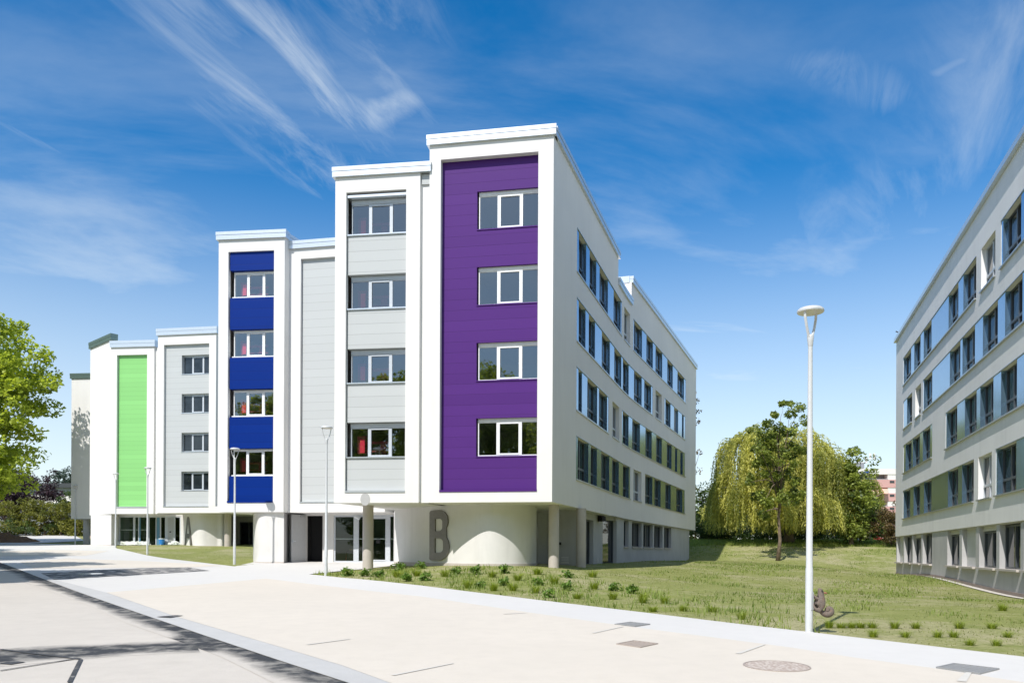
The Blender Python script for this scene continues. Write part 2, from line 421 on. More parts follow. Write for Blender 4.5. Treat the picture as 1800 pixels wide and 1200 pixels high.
# dark fresh asphalt strip along the kerb and its branch: ladder sheets whose dusty edge is dirt, not outline
def ladder(name, A, B, off, mat, n=160, m=10, join=None):
    def res(P):
        P = [Vector(p) for p in P]; T = [0]
        for p, q in zip(P[:-1], P[1:]): T.append(T[-1]+(q-p).length)
        return np.stack([np.interp(np.linspace(0, T[-1], n), T, [p[k] for p in P]) for k in (0, 1)], -1)
    a, b = res(A), res(B); v = np.linspace(0, 1, m); P = a[:,None]*(1-v)[None,:,None]+b[:,None]*v[None,:,None]; P = P.reshape(-1,2); Zv = gz(P[:,0], P[:,1])+off
    i = np.arange(n-1)[:,None]*m+np.arange(m-1)[None]; i = i.ravel()
    me = bpy.data.meshes.new(name); me.from_pydata(np.c_[P, Zv].tolist(), [], np.stack([i, i+m, i+m+1, i+1], -1).tolist())
    at_ = me.attributes.new('edge', 'FLOAT', 'POINT'); ev = np.tile(v, n)
    if join is not None: ev = ev*(1-np.exp(-(((P-np.array(join))**2).sum(1))/.75**2))
    at_.data.foreach_set('value', ev.astype(np.float32)); me.materials.append(mat)
    bm = bmesh.new(); bm.from_mesh(me); bm.normal_update()
    for f in bm.faces:
        if f.normal.z < 0: f.normal_flip()
    bm.to_mesh(me); bm.free()
    o = bpy.data.objects.new(name, me); COL.objects.link(o); o['kind'] = 'structure'; return o
def dusty(name, both, lo, hi):
    m = sandmat(name, (.055, .058, .064), .25, .3, .8, dust=(.30, .285, .26), dustlo=.46, dusthi=.66); nt = m.node_tree; b = nt.nodes['Principled BSDF']
    src = b.inputs['Base Color'].links[0].from_socket; e = N(nt, 'ShaderNodeAttribute', attribute_name='edge').outputs['Fac']
    if both:
        k = N(nt, 'ShaderNodeMath', operation='MULTIPLY_ADD'); L(nt, e, k.inputs[0]); k.inputs[1].default_value = 2; k.inputs[2].default_value = -1
        ab = N(nt, 'ShaderNodeMath', operation='ABSOLUTE'); L(nt, k.outputs[0], ab.inputs[0]); e = ab.outputs[0]
    n1 = noise(nt, 1.1, 8, .68, pos(nt), .5); k = N(nt, 'ShaderNodeMath', operation='MULTIPLY_ADD'); L(nt, n1.outputs[0], k.inputs[0]); k.inputs[1].default_value = 1.1; L(nt, e, k.inputs[2])
    sub = N(nt, 'ShaderNodeMath', operation='SUBTRACT'); L(nt, k.outputs[0], sub.inputs[0]); sub.inputs[1].default_value = .55
    f = ramp(nt, sub.outputs[0], [(lo, 0), (hi, 1)])
    L(nt, mixc(nt, f.outputs[0], src, (.535, .495, .445)), b.inputs['Base Color']); return m
lft = [extend(Gxy([(40,1020)])[0], Gxy([(0,1006)])[0], 20)]+Gxy([(0,1006), (60,1030), (160,1067), (220,1096), (317,1130), (387,1156), (467,1196)]); lft.append(extend(lft[-2], lft[-1], 13))
ladder('asphalt_strip', kerb_r, lft, .0245, dusty('dusty_asphalt_edge', False, .40, .85), join=Gxy([(318,1136)])[0])
a = [extend(Gxy([(120,1136)])[0], Gxy([(0,1140)])[0], 6)]+Gxy([(0,1140), (120,1135), (240,1129), (340,1125)]); b_ = [extend(Gxy([(100,1165)])[0], Gxy([(0,1174)])[0], 6)]+Gxy([(0,1174), (100,1165), (200,1156), (300,1150), (352,1149)])
ladder('asphalt_branch', a, b_, .0225, dusty('dusty_asphalt_band', True, .48, .95), 90, 12)
kl = Gxy([(73,1008), (100,1021), (187,1043), (313,1087), (367,1103), (600,1173), (660,1195)]); kl.append(extend(kl[-2], kl[-1], 12))
kr2 = Gxy([(60,1010), (127,1038), (260,1085), (367,1122), (500,1167), (600,1200)]); kr2.append(extend(kr2[-2], kr2[-1], 12))
drape('kerb_band', kr2 + kl[::-1][:-1], .034, KERBM)
drape('asphalt_patch', ragged(Gxy([(73,1008.5), (165,1003), (250,999.5), (330,998)]), .03, .4, 2) + Gxy([(368,1004), (250,1011), (95,1019.5)]), .041, TARM2)
drape('lawn', lawn_edge + [xy(446,43), xy(440,60), xy(205,63.2)], .03, GRASSM)
sm = Gxy([(-30,957), (66,959), (50,951), (30,946), (-30,943)]) 
drape('path', [(-48,66), (-44,82), (-62,110), (-80,110), (-72,80), (-66,66)], .05, PAVEM)
drape('earth_bank', [(-43,82), (-30,84), (-34,100), (-60,110)], .04, TANM)
for (x0,y0,x1,y1,w) in ((885,1082,925,1080,.03), (1043,1116,1095,1104.5,.03), (1297,1153,1344,1136.5,.035), (1690,1203,1703,1187,.05), (540,1137,615,1127,.03), (690,1192,797,1170.5,.03), (287,1088,315,1084.5,.06)):
    p = Vector(Gxy([(x0,y0)])[0]); q = Vector(Gxy([(x1,y1)])[0]); d = (q-p).normalized(); n = Vector((-d.y, d.x))*w
    if y0 == 1088: n *= 3; mat_ = TARM
    else: mat_ = JOINTM
    drape('joint_stain', [tuple(p-n), tuple(q-n*.6), tuple(q+n*.6), tuple(p+n)], .043 if y0 != 1088 else .044, mat_)
for a, b, w in (((0,1144),(140,1161),.035), ((0,1182),(137,1160),.02), ((122,1203),(142,1162),.025), ((10,1167),(32,1169),.1)):
    p = Vector(Gxy([a])[0]); q = Vector(Gxy([b])[0]); d = (q-p).normalized(); n = Vector((-d.y, d.x))*w
    drape('asphalt_joint', [tuple(p-n), tuple(q-n), tuple(q+n), tuple(p+n)], .031, TARM)
# ---------------------------------------------------------------- buildings
BACK = Vector((.318, 1)).normalized()
def E(zrel): return EYE+zrel
def mass(mb, path, z0, z1, depth, t0=None, t1=None, bk=BACK, soffit=True, roof=True, inner=None):
    """sides, back, roof and soffit behind a front facade"""
    t0 = 0 if t0 is None else t0; t1 = path.L if t1 is None else t1
    ts = [t0]+path.brk(t0, t1)+[t1]; fr = [path.loc(t)[0] for t in ts]
    bl = fr[0]+bk*depth; br = fr[-1]+bk*depth
    for a, b in ((bl, fr[0]), (fr[-1], br), (br, bl)):
        mb.quad((a.x,a.y,z0), (b.x,b.y,z0), (b.x,b.y,z1), (a.x,a.y,z1))
    ring = fr+[br, bl]
    if soffit: mb.poly([(p.x,p.y,z0) for p in ring])
    if roof: mb.poly([(p.x,p.y,z1) for p in ring])
def coping(parent, path, z, t0=None, t1=None, h=.37, o=.11, thick=.45, mat=None, ends=None):
    t0 = 0 if t0 is None else t0; t1 = path.L if t1 is None else t1
    mb = MB(); bar(mb, path, t0-.1, t1+.1, z-.02, z+h*.52, -o, thick); bar(mb, path, t0-.11, t1+.11, z+h*.52+.012, z+h, -o-.015, thick)
    bar(mb, path, t0-.09, t1+.09, z+h*.52, z+h*.52+.012, -o+.03, thick-.02)
    return mb.build('coping', mat or COPING, parent)
def side_coping(mb, a, b, z, h=.37, o=.11):
    P = Path([a, b], (1, 0)); bar(mb, P, 0, P.L, z-.02, z+h*.52, -o, .4); bar(mb, P, 0, P.L, z+h*.52+.012, z+h, -o-.015, .4)

def win3(parent, path, t0, t1, z0, z1, d, fmat, gmat=None, label=None, box=.0, sillmat=None, sd=.17):
    """three light window set at inset d: frame with a middle sash, panes, sill, shutter box"""
    gmat = gmat or FGLASS; w = t1-t0; fb = .055; mb = MB(); zt = z1-box
    x1 = t0+w*.335; x2 = t0+w*.70
    bar(mb, path, t0, t1, z0, z0+fb, d, d+.08); bar(mb, path, t0, t1, zt-fb*.8, zt, d, d+.08)
    bar(mb, path, t0, t0+fb*.7, z0+fb, zt-fb*.8, d, d+.08); bar(mb, path, t1-fb*.7, t1, z0+fb, zt-fb*.8, d, d+.08)
    for x in (x1, x2): bar(mb, path, x-.065, x+.065, z0+fb, zt-fb*.8, d-.012, d+.08)
    # middle sash rails
    bar(mb, path, x1+.067, x2-.067, z0+fb, z0+fb+.06, d-.02, d+.06); bar(mb, path, x1+.067, x2-.067, zt-fb*.8-.05, zt-fb*.8, d-.02, d+.06)
    o = mb.build('window', fmat, parent)
    if label: o['label'] = label
    g = MB()
    for a, b in ((t0+fb*.7, x1-.065), (x1+.065, x2-.065), (x2+.065, t1-fb*.7)):
        g.quad(path.pt(a, z0+fb, d+.04), path.pt(b, z0+fb, d+.04), path.pt(b, zt-fb*.8, d+.04), path.pt(a, zt-fb*.8, d+.04))
    g.build('pane', gmat, o)
    if box:
        s = MB(); bar(s, path, t0+.002, t1-.002, zt, z1-.002, d-.03, d+.1); s.build('shutter_box', fmat, o)
    if sillmat:
        s = MB(); bar(s, path, t0-.06, t1+.0, z0-.045, z0-.003, d-sd, d); s.build('sill', sillmat, o)
    return o
def room(parent, path, t0, t1, zlist, d, depth=3.6):
    """rooms behind a column of windows: floor, ceiling and three walls each"""
    mb = MB()
    for z0, z1 in zlist:
        a, b = t0-.15, t1+.6; za = z0-.85; zb = z1+.08
        P = lambda t, z, dd: path.pt(t, z, dd)
        mb.quad(P(a,za,d), P(b,za,d), P(b,za,d+depth), P(a,za,d+depth)); mb.quad(P(a,zb,d), P(b,zb,d), P(b,zb,d+depth), P(a,zb,d+depth))
        mb.quad(P(a,za,d), P(a,za,d+depth), P(a,zb,d+depth), P(a,zb,d)); mb.quad(P(b,za,d), P(b,za,d+depth), P(b,zb,d+depth), P(b,zb,d))
        mb.quad(P(a,za,d+depth), P(b,za,d+depth), P(b,zb,d+depth), P(a,zb,d+depth))
    return mb.build('room_interior', ROOMM, parent)
def red_fitting(parent, path, t, z, d):
    mb = MB(); bar(mb, path, t+.30, t+.50, z+.25, z+.80, d+.30, d+.36); o = mb.build('red_stair_post', RED, parent)
    mb = MB(); bar(mb, path, t+.16, t+.52, z+.22, z+.95, d+.37, d+.5); bar(mb, path, t+.52, t+1.6, z+.62, z+.74, d+.45, d+.5); bar(mb, path, t+1.1, t+1.36, z+.12, z+.62, d+.5, d+.6)
    bar(mb, path, t+.52, t+1.6, z+.3, z+.36, d+.45, d+.5)
    mb.build('stair_railing', DRED, o)

def sidewin(parent, path, t0, t1, z0, z1, d, fmat, gmat, transom=True, shut=None, label=None):
    w = t1-t0; fb = .07; mb = MB(); z0 += .03
    if shut:
        mb = MB(); bar(mb, path, t0+.003, t1-.003, z0, z1, d, d+.05); o = mb.build('roller_shutter', shut, parent)
        if label: o['label'] = label
        return o
    bar(mb, path, t0, t1, z0, z0+fb, d, d+.09); bar(mb, path, t0, t1, z1-fb, z1, d, d+.09)
    bar(mb, path, t0, t0+fb, z0+fb, z1-fb, d, d+.09); bar(mb, path, t1-fb, t1, z0+fb, z1-fb, d, d+.09)
    zt = z0+(z1-z0)*.31; xm = (t0+t1)/2
    if transom: bar(mb, path, t0+fb, t1-fb, zt-.05, zt+.05, d-.015, d+.09)
    if w > .75:
        if transom: bar(mb, path, xm-.055, xm+.055, z0+fb, zt-.05, d-.012, d+.09); bar(mb, path, xm-.055, xm+.055, zt+.05, z1-fb, d-.012, d+.09)
        else: bar(mb, path, xm-.06, xm+.06, z0+fb, z1-fb, d-.012, d+.09)
    o = mb.build('window', fmat, parent)
    if label: o['label'] = label
    g = MB(); g.quad(path.pt(t0+fb, z0+fb, d+.05), path.pt(t1-fb, z0+fb, d+.05), path.pt(t1-fb, z1-fb, d+.05), path.pt(t0+fb, z1-fb, d+.05))
    g.build('pane', gmat, o); return o

def strip(parent, path, holes, xs, xe, ops, z0, z1, y, depth=.2, shut=(), out=.05):
    """a band of windows: openings between polished infill panels, a ledge below, flashing above"""
    S = (lambda x: x) if y is None else (lambda x: path.solve(x, y))
    ta, tb = sorted((S(xs), S(xe))); holes.append((ta, tb, z0, z1))
    iv = sorted([tuple(sorted((S(a), S(b)))) for a, b in ops]); pan = []; prev = ta
    for a, b in iv:
        if a-prev > .03: pan.append((prev, a))
        prev = b
    if tb-prev > .03: pan.append((prev, tb))
    for a, b in pan:
        mb = MB(); bar(mb, path, a+.002, b-.002, z0+.03, z1-.004, .012, depth+.02); mb.build('infill_panel', PANELM, parent)
    order = sorted(range(len(ops)), key=lambda i: S(ops[i][0]))
    for n, i in enumerate(order):
        a, b = sorted((S(ops[i][0]), S(ops[i][1])))
        sidewin(parent, path, a+.003, b-.003, z0, z1, depth, DFRAME, DGLASS, shut=SHUTD if i in shut else None)
    mb = MB(); bar(mb, path, ta-.03, tb+.03, z0-.03, z0+.028, -(.09 if parent.name.endswith('.002') else .05), depth+.1); mb.build('ledge', LEDGE, parent)
    mb = MB(); bar(mb, path, ta-.02, tb+.02, z1-.003, z1+.03, -.02, .012); mb.build('flashing', LEDGE, parent)
def single(parent, path, holes, a, b, z0, z1, y, depth=.2, fmat=None):
    ta, tb = sorted((path.solve(a, y), path.solve(b, y))); holes.append((ta, tb, z0, z1))
    sidewin(parent, path, ta+.003, tb-.003, z0, z1, depth, fmat or GFRAME, DGLASS, label='window with a pale frame set alone in the wall')
    mb = MB(); bar(mb, path, ta-.03, tb+.03, z0-.03, z0+.028, -(.09 if parent.name.endswith('.002') else .05), depth+.1); mb.build('ledge', LEDGE, parent)

# ============ building B: purple, grey, recessed and blue bays with the long side wing
B = empty('school_building', at(900, 990, 33), 'white school building with purple, pale grey and deep blue bays and a long side wing', 'building')
ZS = E(1.955)                                   # soffit level
C0 = Vector(xy(970, 30.84)); PL = Vector(xy(752, 31.72))
pur = Path([PL, C0], (0, -1))
def pz(x, y, path): return path.z(x, y)
Xs = [(C0.x, C0.y)]
def dX(Y): return .327 if Y < 44.5 else (.405 if Y > 49 else .327+.078*(Y-44.5)/4.5)
Yv, Xv = C0.y, C0.x
while Yv < 69.7:
    st = min(.75 if 44 <= Yv <= 49.5 else 13.3, 69.7-Yv)
    if Yv < 44: st = 44-Yv
    Xv += dX(Yv+st/2)*st; Yv += st; Xs.append((Xv, Yv))
side = Path(Xs, (1, -.3))
def rect(path, x0, y0, x1, y1):
    """opening from image corners -> t0,t1,z0,z1"""
    ta, tb = path.solve(x0, (y0+y1)/2), path.solve(x1, (y0+y1)/2)
    return ta, tb
# --- purple bay
zt = E(16.16); body = MB()
t0, t1 = pur.solve(775, 280), pur.solve(946.5, 270); pz0, pz1 = E(2.40), E(15.56); REC = .26
wall(body, pur, 0, pur.L, ZS, zt, [(t0, t1, pz0, pz1)], REC)
w0 = pur.solve(836, 400); wz = [(E(3.8+3*k), E(5.30+3*k)) for k in range(4)]
pm = MB(); wall(pm, pur, t0, t1, pz0, pz1, [(w0, t1-.001, a, b) for a, b in wz], .20, d=REC)
pm.build('purple_panel', PURPLE, B)
mb = MB(); bar(mb, pur, t0, t1, pz0-.03, pz0+.05, -.03, REC); mb.build('panel_sill', PURPLE, B)
for a, b in wz: win3(B, pur, w0+.05, t1, a, b, REC+.14, WFRAME, box=.12, sillmat=PURPLE)
room(B, pur, w0, t1, wz, REC+.5)
# side wing wall
A1 = side.solve(1087, 461); A2 = side.solve(1110, 520)
H = []
RZ = [E(12.18), E(9.17), E(6.17), E(3.17)]; WH = 1.89
strip(B, side, H, 1013.9, 1093, [(1017.3,1030.3),(1036.4,1048.2),(1054,1068.7),(1078.9,1091.4)], RZ[0], RZ[0]+WH, 560)
single(B, side, H, 1097.3, 1107.6, RZ[0], RZ[0]+WH, 580)
strip(B, side, H, 1113.2, 1205.7, [(1114.5,1128.5),(1136.4,1147.7),(1152.5,1164.2),(1173.2,1182.8),(1191.2,1202.7)], RZ[0], RZ[0]+WH, 660)
strip(B, side, H, 1013.5, 1147.7, [(1017.3,1029.3),(1035.1,1046),(1058.1,1072.2),(1080,1092.5),(1095.2,1105.5),(1115,1128.4),(1133,1145)], RZ[1], RZ[1]+WH, 650)
single(B, side, H, 1152.3, 1163.3, RZ[1], RZ[1]+WH, 700)
strip(B, side, H, 1168, 1204.8, [(1169.8,1178.8),(1185,1192.3),(1199,1202)], RZ[1], RZ[1]+WH, 750, shut=(1,))
strip(B, side, H, 1013.1, 1070, [(1016.9,1023.1),(1032.7,1050),(1053.1,1067.5)], RZ[2], RZ[2]+WH, 730)
single(B, side, H, 1076.5, 1088.7, RZ[2], RZ[2]+WH, 740)
strip(B, side, H, 1093.1, 1204.2, [(1094.6,1105),(1111.6,1125),(1134.8,1145.8),(1153.7,1163.5),(1172.5,1180.8),(1186.9,1190.6),(1196.3,1200.4)], RZ[2], RZ[2]+WH, 800)
strip(B, side, H, 1012.5, 1107.9, [(1016,1034.4),(1038.7,1049.6),(1057.2,1071.2),(1076.1,1088.1),(1095.1,1105.6)], RZ[3], RZ[3]+WH, 850)
single(B, side, H, 1113.6, 1127.6, RZ[3], RZ[3]+WH, 860)
strip(B, side, H, 1134, 1203.8, [(1134.4,1146.9),(1150.6,1161.5),(1169.8,1179.2),(1189.2,1199.6)], RZ[3], RZ[3]+WH, 880)
sw = MB(); zl = E(14.75); sd = side.solve(1075.5, 902)
wall(sw, side, 0, side.L, E(2.12), zl, H, .32)
wall(sw, side, 0, sd, ZS, E(2.12)); wall(sw, side, sd, side.L, ZS+.02, E(2.12))
wall(sw, side, 0, A1, zl, zt); wall(sw, side, A2, side.L, zl, E(16.1))
# end return, inner step returns, back and roof
e0 = side.p[-1]; bkv = Vector((-1, .33)).normalized(); e1 = e0+bkv*11; pb = PL+BACK*14.2
def vq(mb, a, b, z0, z1): mb.quad((a.x,a.y,z0), (b.x,b.y,z0), (b.x,b.y,z1), (a.x,a.y,z1))
a1 = side.loc(A1)[0]; a2 = side.loc(A2)[0]; inn = Vector((-.95, .31))*9
vq(sw, a1, a1+inn, zl, zt); vq(sw, a2, a2+inn, zl, E(16.1)); vq(sw, e0, e1, ZS, E(16.1))
sw.quad(*[(p.x, p.y, zl-.002) for p in (a1, a2, a2+inn, a1+inn)])
k2 = side.loc(side.L-.001)[0]
sw.quad(*[(p.x, p.y, E(16.1)) for p in (a2, e0, e1, a2+inn)]); vq(sw, e1, a2+inn, ZS, E(16.1))
sw.build('side_wall', SIDEW, B)
vq(body, PL+BACK*14, PL, ZS, zt); body.poly([(p.x,p.y,zt) for p in (PL, C0, a1, PL+BACK*14)]); vq(body, PL+BACK*14, a1+Vector((-.5, .2)), ZS, zt)
ring = [PL]+[side.loc(t)[0] for t in [0]+side.brk(0, side.L)+[side.L]]+[e1]
body.poly([(p.x,p.y,ZS) for p in (PL, C0, a1, PL+BACK*14)]); sof = MB(); sof.poly([(p.x,p.y,ZS) for p in [a1]+[side.loc(t)[0] for t in side.brk(A1, side.L)]+[e0, e1, PL+BACK*14]])
sof.build('side_soffit', WHITE, B)
body.build('purple_bay_wall', WHITE, B)
coping(B, pur, zt); mb = MB()
def side_cope(t0, t1, z):
    bar(mb, side, t0, t1, z-.02, z+.19, -.11, .4); bar(mb, side, t0, t1, z+.202, z+.37, -.125, .4)
side_cope(.10, A1+.12, zt); side_cope(A1+.05, A2+.08, zl); side_cope(A2, side.L+.1, E(16.1))
mb.build('side_coping', COPING, B)
mb = MB(); P = Path([a2, a2+inn], (0, -1)); bar(mb, P, .12, 7, E(16.1)-.02, E(16.1)+.37, -.05, .3); mb.build('step_coping', COPING, B)

# --- strip wall between purple and grey bays, then grey bay
G2L, G2R = Vector(xy(586.5, 32.27)), Vector(xy(735.5, 31.78)); gry = Path([G2L, G2R], (0, -1)); zg = E(15.13)
lnk = Path([G2R-Vector((.05, 0)), PL+Vector((.02, 0))], (0, -1))
mb = MB(); wall(mb, lnk, 0, lnk.L, ZS+.004, zg-.004, d=.17); mb.build('recessed_wall', WHITE, B)
mb = MB(); bar(mb, lnk, .1, lnk.L-.03, zg-.45, zg-.05, .10, .165); mb.build('recessed_flashing', GREYCLAD, B)
body = MB(); t0, t1 = gry.solve(608, 500), gry.solve(713.3, 500); pz1 = E(14.49)
wall(body, gry, 0, gry.L, ZS, zg, [(t0, t1, pz0, pz1)], REC); mass(body, gry, ZS, zg, 12); body.build('grey_bay_wall', WHITE, B)
lnkc = Path([G2L, Vector(xy(750.5, 31.74))], (0, -1)); coping(B, lnkc, zg)
gw = [(E(3.80), E(5.22)), (E(6.8), E(8.2)), (E(9.80), E(11.2)), (E(12.80), E(14.30))]
zz = pz0
for k, (a, b) in enumerate(gw):
    mb = MB(); bar(mb, gry, t0+.03, t1-.002, zz, a-.03, REC-.13, REC+.3); mb.build('grey_panel', GREYCLAD, B)
    zz = b
    o = win3(B, gry, t0+.12, t1, a, b-.02, REC+.08, GFRAME, box=.16); s = MB(); bar(s, gry, t0+.02, t1-.002, a-.03, a+.02, REC-.19, REC+.07); s.build('sill', COPING, o)
    red_fitting(B, gry, t0+.10, a, REC+.1)
mb = MB(); bar(mb, gry, t0+.03, t1-.002, zz, zz+.10, REC-.19, REC+.3); mb.build('blind_box', COPING, B)
mb = MB(); bar(mb, gry, t0, t1, pz0-.03, pz0+.04, -.03, REC-.13); mb.build('panel_sill', COPING, B)
room(B, gry, t0+.1, t1, gw, REC+.35)
mb = MB(); P = gry.solve(642, 877); pc = gry.pt(P, gry.z(642, 877), -.012); 
vs = [gry.pt(P+.20*math.cos(a), pc.z+.255*math.sin(a), -.012) for a in [i*math.pi/16 for i in range(32)]]
vs2 = [gry.pt(P+.20*math.cos(a), pc.z+.255*math.sin(a), .0) for a in [i*math.pi/16 for i in range(32)]]
mb.poly(vs); mb.add(vs+vs2, [(i, (i+1) % 32, 32+(i+1) % 32, 32+i) for i in range(32)])
o = mb.build('wall_disc', simple('disc_grey', (.43, .43, .43), .7)); tag(o, 'flat grey disc fixed on the white wall above the round column', 'wall plaque')

# --- recessed pale panel bay
QL, QR = Vector(xy(497.5, 40.42)), Vector(xy(676, 39.35)); rec = Path([QL, QR], (0, -1)); zq = E(15.28)
body = MB(); t0, t1 = rec.solve(527.5, 700), rec.solve(640, 700); qz0, qz1 = E(2.45), E(14.75)
wall(body, rec, 0, rec.L, ZS, zq, [(t0, t1, qz0, qz1)], REC); mass(body, rec, ZS, zq, 9); body.build('panel_bay_wall', WHITE, B)
mb = MB(); bar(mb, rec, t0+.03, t1-.002, qz0, qz1-.002, REC-.1, REC+.1); mb.build('grey_panel', GREYCLAD, B)
mb = MB(); bar(mb, rec, t0, t1, qz0-.03, qz0+.04, -.03, REC-.1); mb.build('panel_sill', COPING, B); coping(B, rec, zq)
# --- blue bay
BL, BR = Vector(xy(382, 40.35)), Vector(xy(498, 39.95)); blu = Path([BL, BR], (0, -1)); zb = E(15.72)
body = MB(); t0, t1 = blu.solve(400.5, 650), blu.solve(480.8, 650); bz0, bz1 = E(2.47), E(15.1)
wall(body, blu, 0, blu.L, ZS, zb, [(t0, t1, bz0, bz1)], REC); mass(body, blu, ZS, zb, 11); body.build('blue_bay_wall', WHITE, B)
coping(B, blu, zb)
mb = MB(); q = BR+BACK*.1; side_coping(mb, BR+Vector((.0, .46)), BR+BACK*9, zb); mb.build('side_coping', COPING, B)
bw = [(E(3.82), E(5.18)), (E(6.82), E(8.18)), (E(9.83), E(11.2)), (E(12.84), E(14.18))]; zz = bz0
for k, (a, b) in enumerate(bw):
    mb = MB(); bar(mb, blu, t0+.05, t1-.002, zz, a-.05, REC-.16, REC+.3); mb.build('blue_panel', BLUE, B); zz = b
    o = win3(B, blu, t0+.16, t1, a, b-.02, REC+.08, WFRAME, box=.06); s = MB(); bar(s, blu, t0+.14, t1-.002, a-.05, a+.02, REC-.1, REC+.07); s.build('sill', WFRAME, o)
    red_fitting(B, blu, t0+.16, a, REC+.1)
mb = MB(); bar(mb, blu, t0+.05, t1-.002, zz, bz1-.002, REC-.16, REC+.3); mb.build('blue_panel', BLUE, B)
mb = MB(); bar(mb, blu, t0, t1, bz0-.04, bz0+.05, -.04, REC-.16); mb.build('panel_sill', BLUE, B)
room(B, blu, t0+.12, t1, bw, REC+.35)

# --- ground floor of B
GB = -1.0
def curvewall(name, pts, out, z0, z1, mat, parent, base=None):
    # smooth the plan with a Catmull-Rom pass
    P = [Vector(xy(*p)) for p in pts]; S = []
    for i in range(len(P)-1):
        p0 = P[max(0, i-1)]; p1 = P[i]; p2 = P[i+1]; p3 = P[min(len(P)-1, i+2)]
        for k in range(8):
            t = k/8; S.append(.5*((2*p1)+(p2-p0)*t+(2*p0-5*p1+4*p2-p3)*t*t+(3*p1-p0-3*p2+p3)*t**3))
    S.append(P[-1]); path = Path(S, out); mb = MB(); wall(mb, path, 0, path.L, z0, z1); o = mb.build(name, mat, parent, smooth=True)
    if base:
        mb = MB(); bar(mb, path, 0, path.L, z0, base, -.035, .05); mb.build('plinth', CONCW, parent)
    return path
bwall = curvewall('curved_wall', [(694,37.3),(740,35.25),(785,33.6),(820,32.75),(860,32.2),(900,32.4),(925,32.95),(937,33.7),(943,35.2),(942,37.2)], (0,-1), EYE-1.6, ZS, CONC, B, base=E(-.47))
mb = MB(); P = Path([xy(694, 37.3), xy(690, 45)], (-1, 0)); wall(mb, P, 0, P.L, EYE-1.6, ZS); mb.build('return_wall', CONC, B)
dw = Path([xy(942, 36.9), xy(1014, 36.6)], (0, -1)); ta, tb = dw.solve(944.5), dw.solve(963.5)
mb = MB(); wall(mb, dw, 0, dw.L, EYE-1.6, ZS, [(ta, tb, E(-.62), E(1.83))], .12); mb.build('door_wall', CONC2, B)
mb = MB(); bar(mb, dw, ta+.01, tb-.01, E(-.61), E(1.82), .05, .1); d_ = mb.build('door', DOORM, B)
mb = MB(); bar(mb, dw, ta+.08, ta+.22, E(.52), E(.56), .0, .05); mb.build('handle', LEDGE, d_)
for x, y in ((993, 983.5),):
    t = dw.solve(x, y); z = dw.z(x, y); mb = MB()
    for k in range(4): bar(mb, dw, t-.17, t+.17, z-.12+.075*k, z-.08+.075*k, -.03, 0)
    bar(mb, dw, t-.2, t+.2, z-.16, z-.13, -.025, 0); mb.build('vent_grille', CONC, B)
t = dw.solve(940.5, 944); mb = MB(); bar(mb, dw, dw.solve(985, 953)-.05, dw.solve(985, 953)+.05, E(.35), E(.47), -.06, 0); mb.build('door_knob', BLACK, B)
# lower side wall
lo = []
p1014 = Vector(xy(1013.5, 36.6)); lo.append(p1014)
for Y in (38, 40, 42, 43.6, 44.4, 46, 48, 50, 55, 60, 64, 67.6):
    t = 0; k = next(i for i in range(len(Xs)-1) if Xs[i+1][1] >= Y); a, b = Xs[k], Xs[k+1]; X = a[0]+(b[0]-a[0])*(Y-a[1])/(b[1]-a[1])
    off = .5 if Y < 43.7 else (.5-.36*(Y-43.6)/.8 if Y < 44.4 else .14)
    lo.append(Vector((X-off, Y+.05)))
low = Path(lo, (1, -.3)); H = []; mb = MB()
for (a, b, z0, z1) in ((1030,1043.3,E(-.66),E(1.62)), (1059.5,1084.2,E(-.62),E(1.78))):
    ta, tb = low.solve(a), low.solve(b); H.append((ta, tb, z0, z1))
    sidewin(B, low, ta+.003, tb-.003, z0, z1, .2, DFRAME, DGLASS, transom=False, label='tall glazed door on the lower side wall')
for a, b in ((1096.6,1105.1),(1110.9,1128),(1131,1147.5),(1150,1164.6),(1167.5,1180)):
    ta, tb = low.solve(a, 935), low.solve(b, 935); z0, z1 = E(.33), E(1.90); H.append((ta, tb, z0, z1))
    sidewin(B, low, ta+.003, tb-.003, z0, z1, .2, DFRAME, DGLASS, transom=False)
    m2 = MB(); bar(m2, low, ta-.05, tb+.05, z0-.05, z0+.03, -.06, .3); m2.build('ledge', CONCW, B)
wall(mb, low, 0, low.L, EYE-1.8, ZS-.003, H, .3)
e = low.p[-1]; f = e+Vector((-9, 3)); vq(mb, e, f, EYE-1.8, ZS-.003); mb.build('lower_side_wall', CONC2, B)
t = low.solve(1050, 985); mb = MB()
for k in range(4): bar(mb, low, t-.17, t+.17, E(-.5)+.07*k, E(-.46)+.07*k, -.03, 0)
mb.build('vent_grille', CONC, B)
def column(x, Z, r, zb_, zt_, mat, parent, name='column'):
    X, Y = xy(x, Z); mb = MB(); mb.lathe([(r, zb_), (r, zt_)], (X, Y, 0), 28); return mb.build(name, mat, parent, smooth=True)
column(973.5, 32.75, .215, .0, ZS-.002, CONCW, B); column(1021.5, 35.3, .22, 0, ZS-.002, CONCW, B); column(647, 33.85, .225, 0, ZS-.002, CONCW, B)
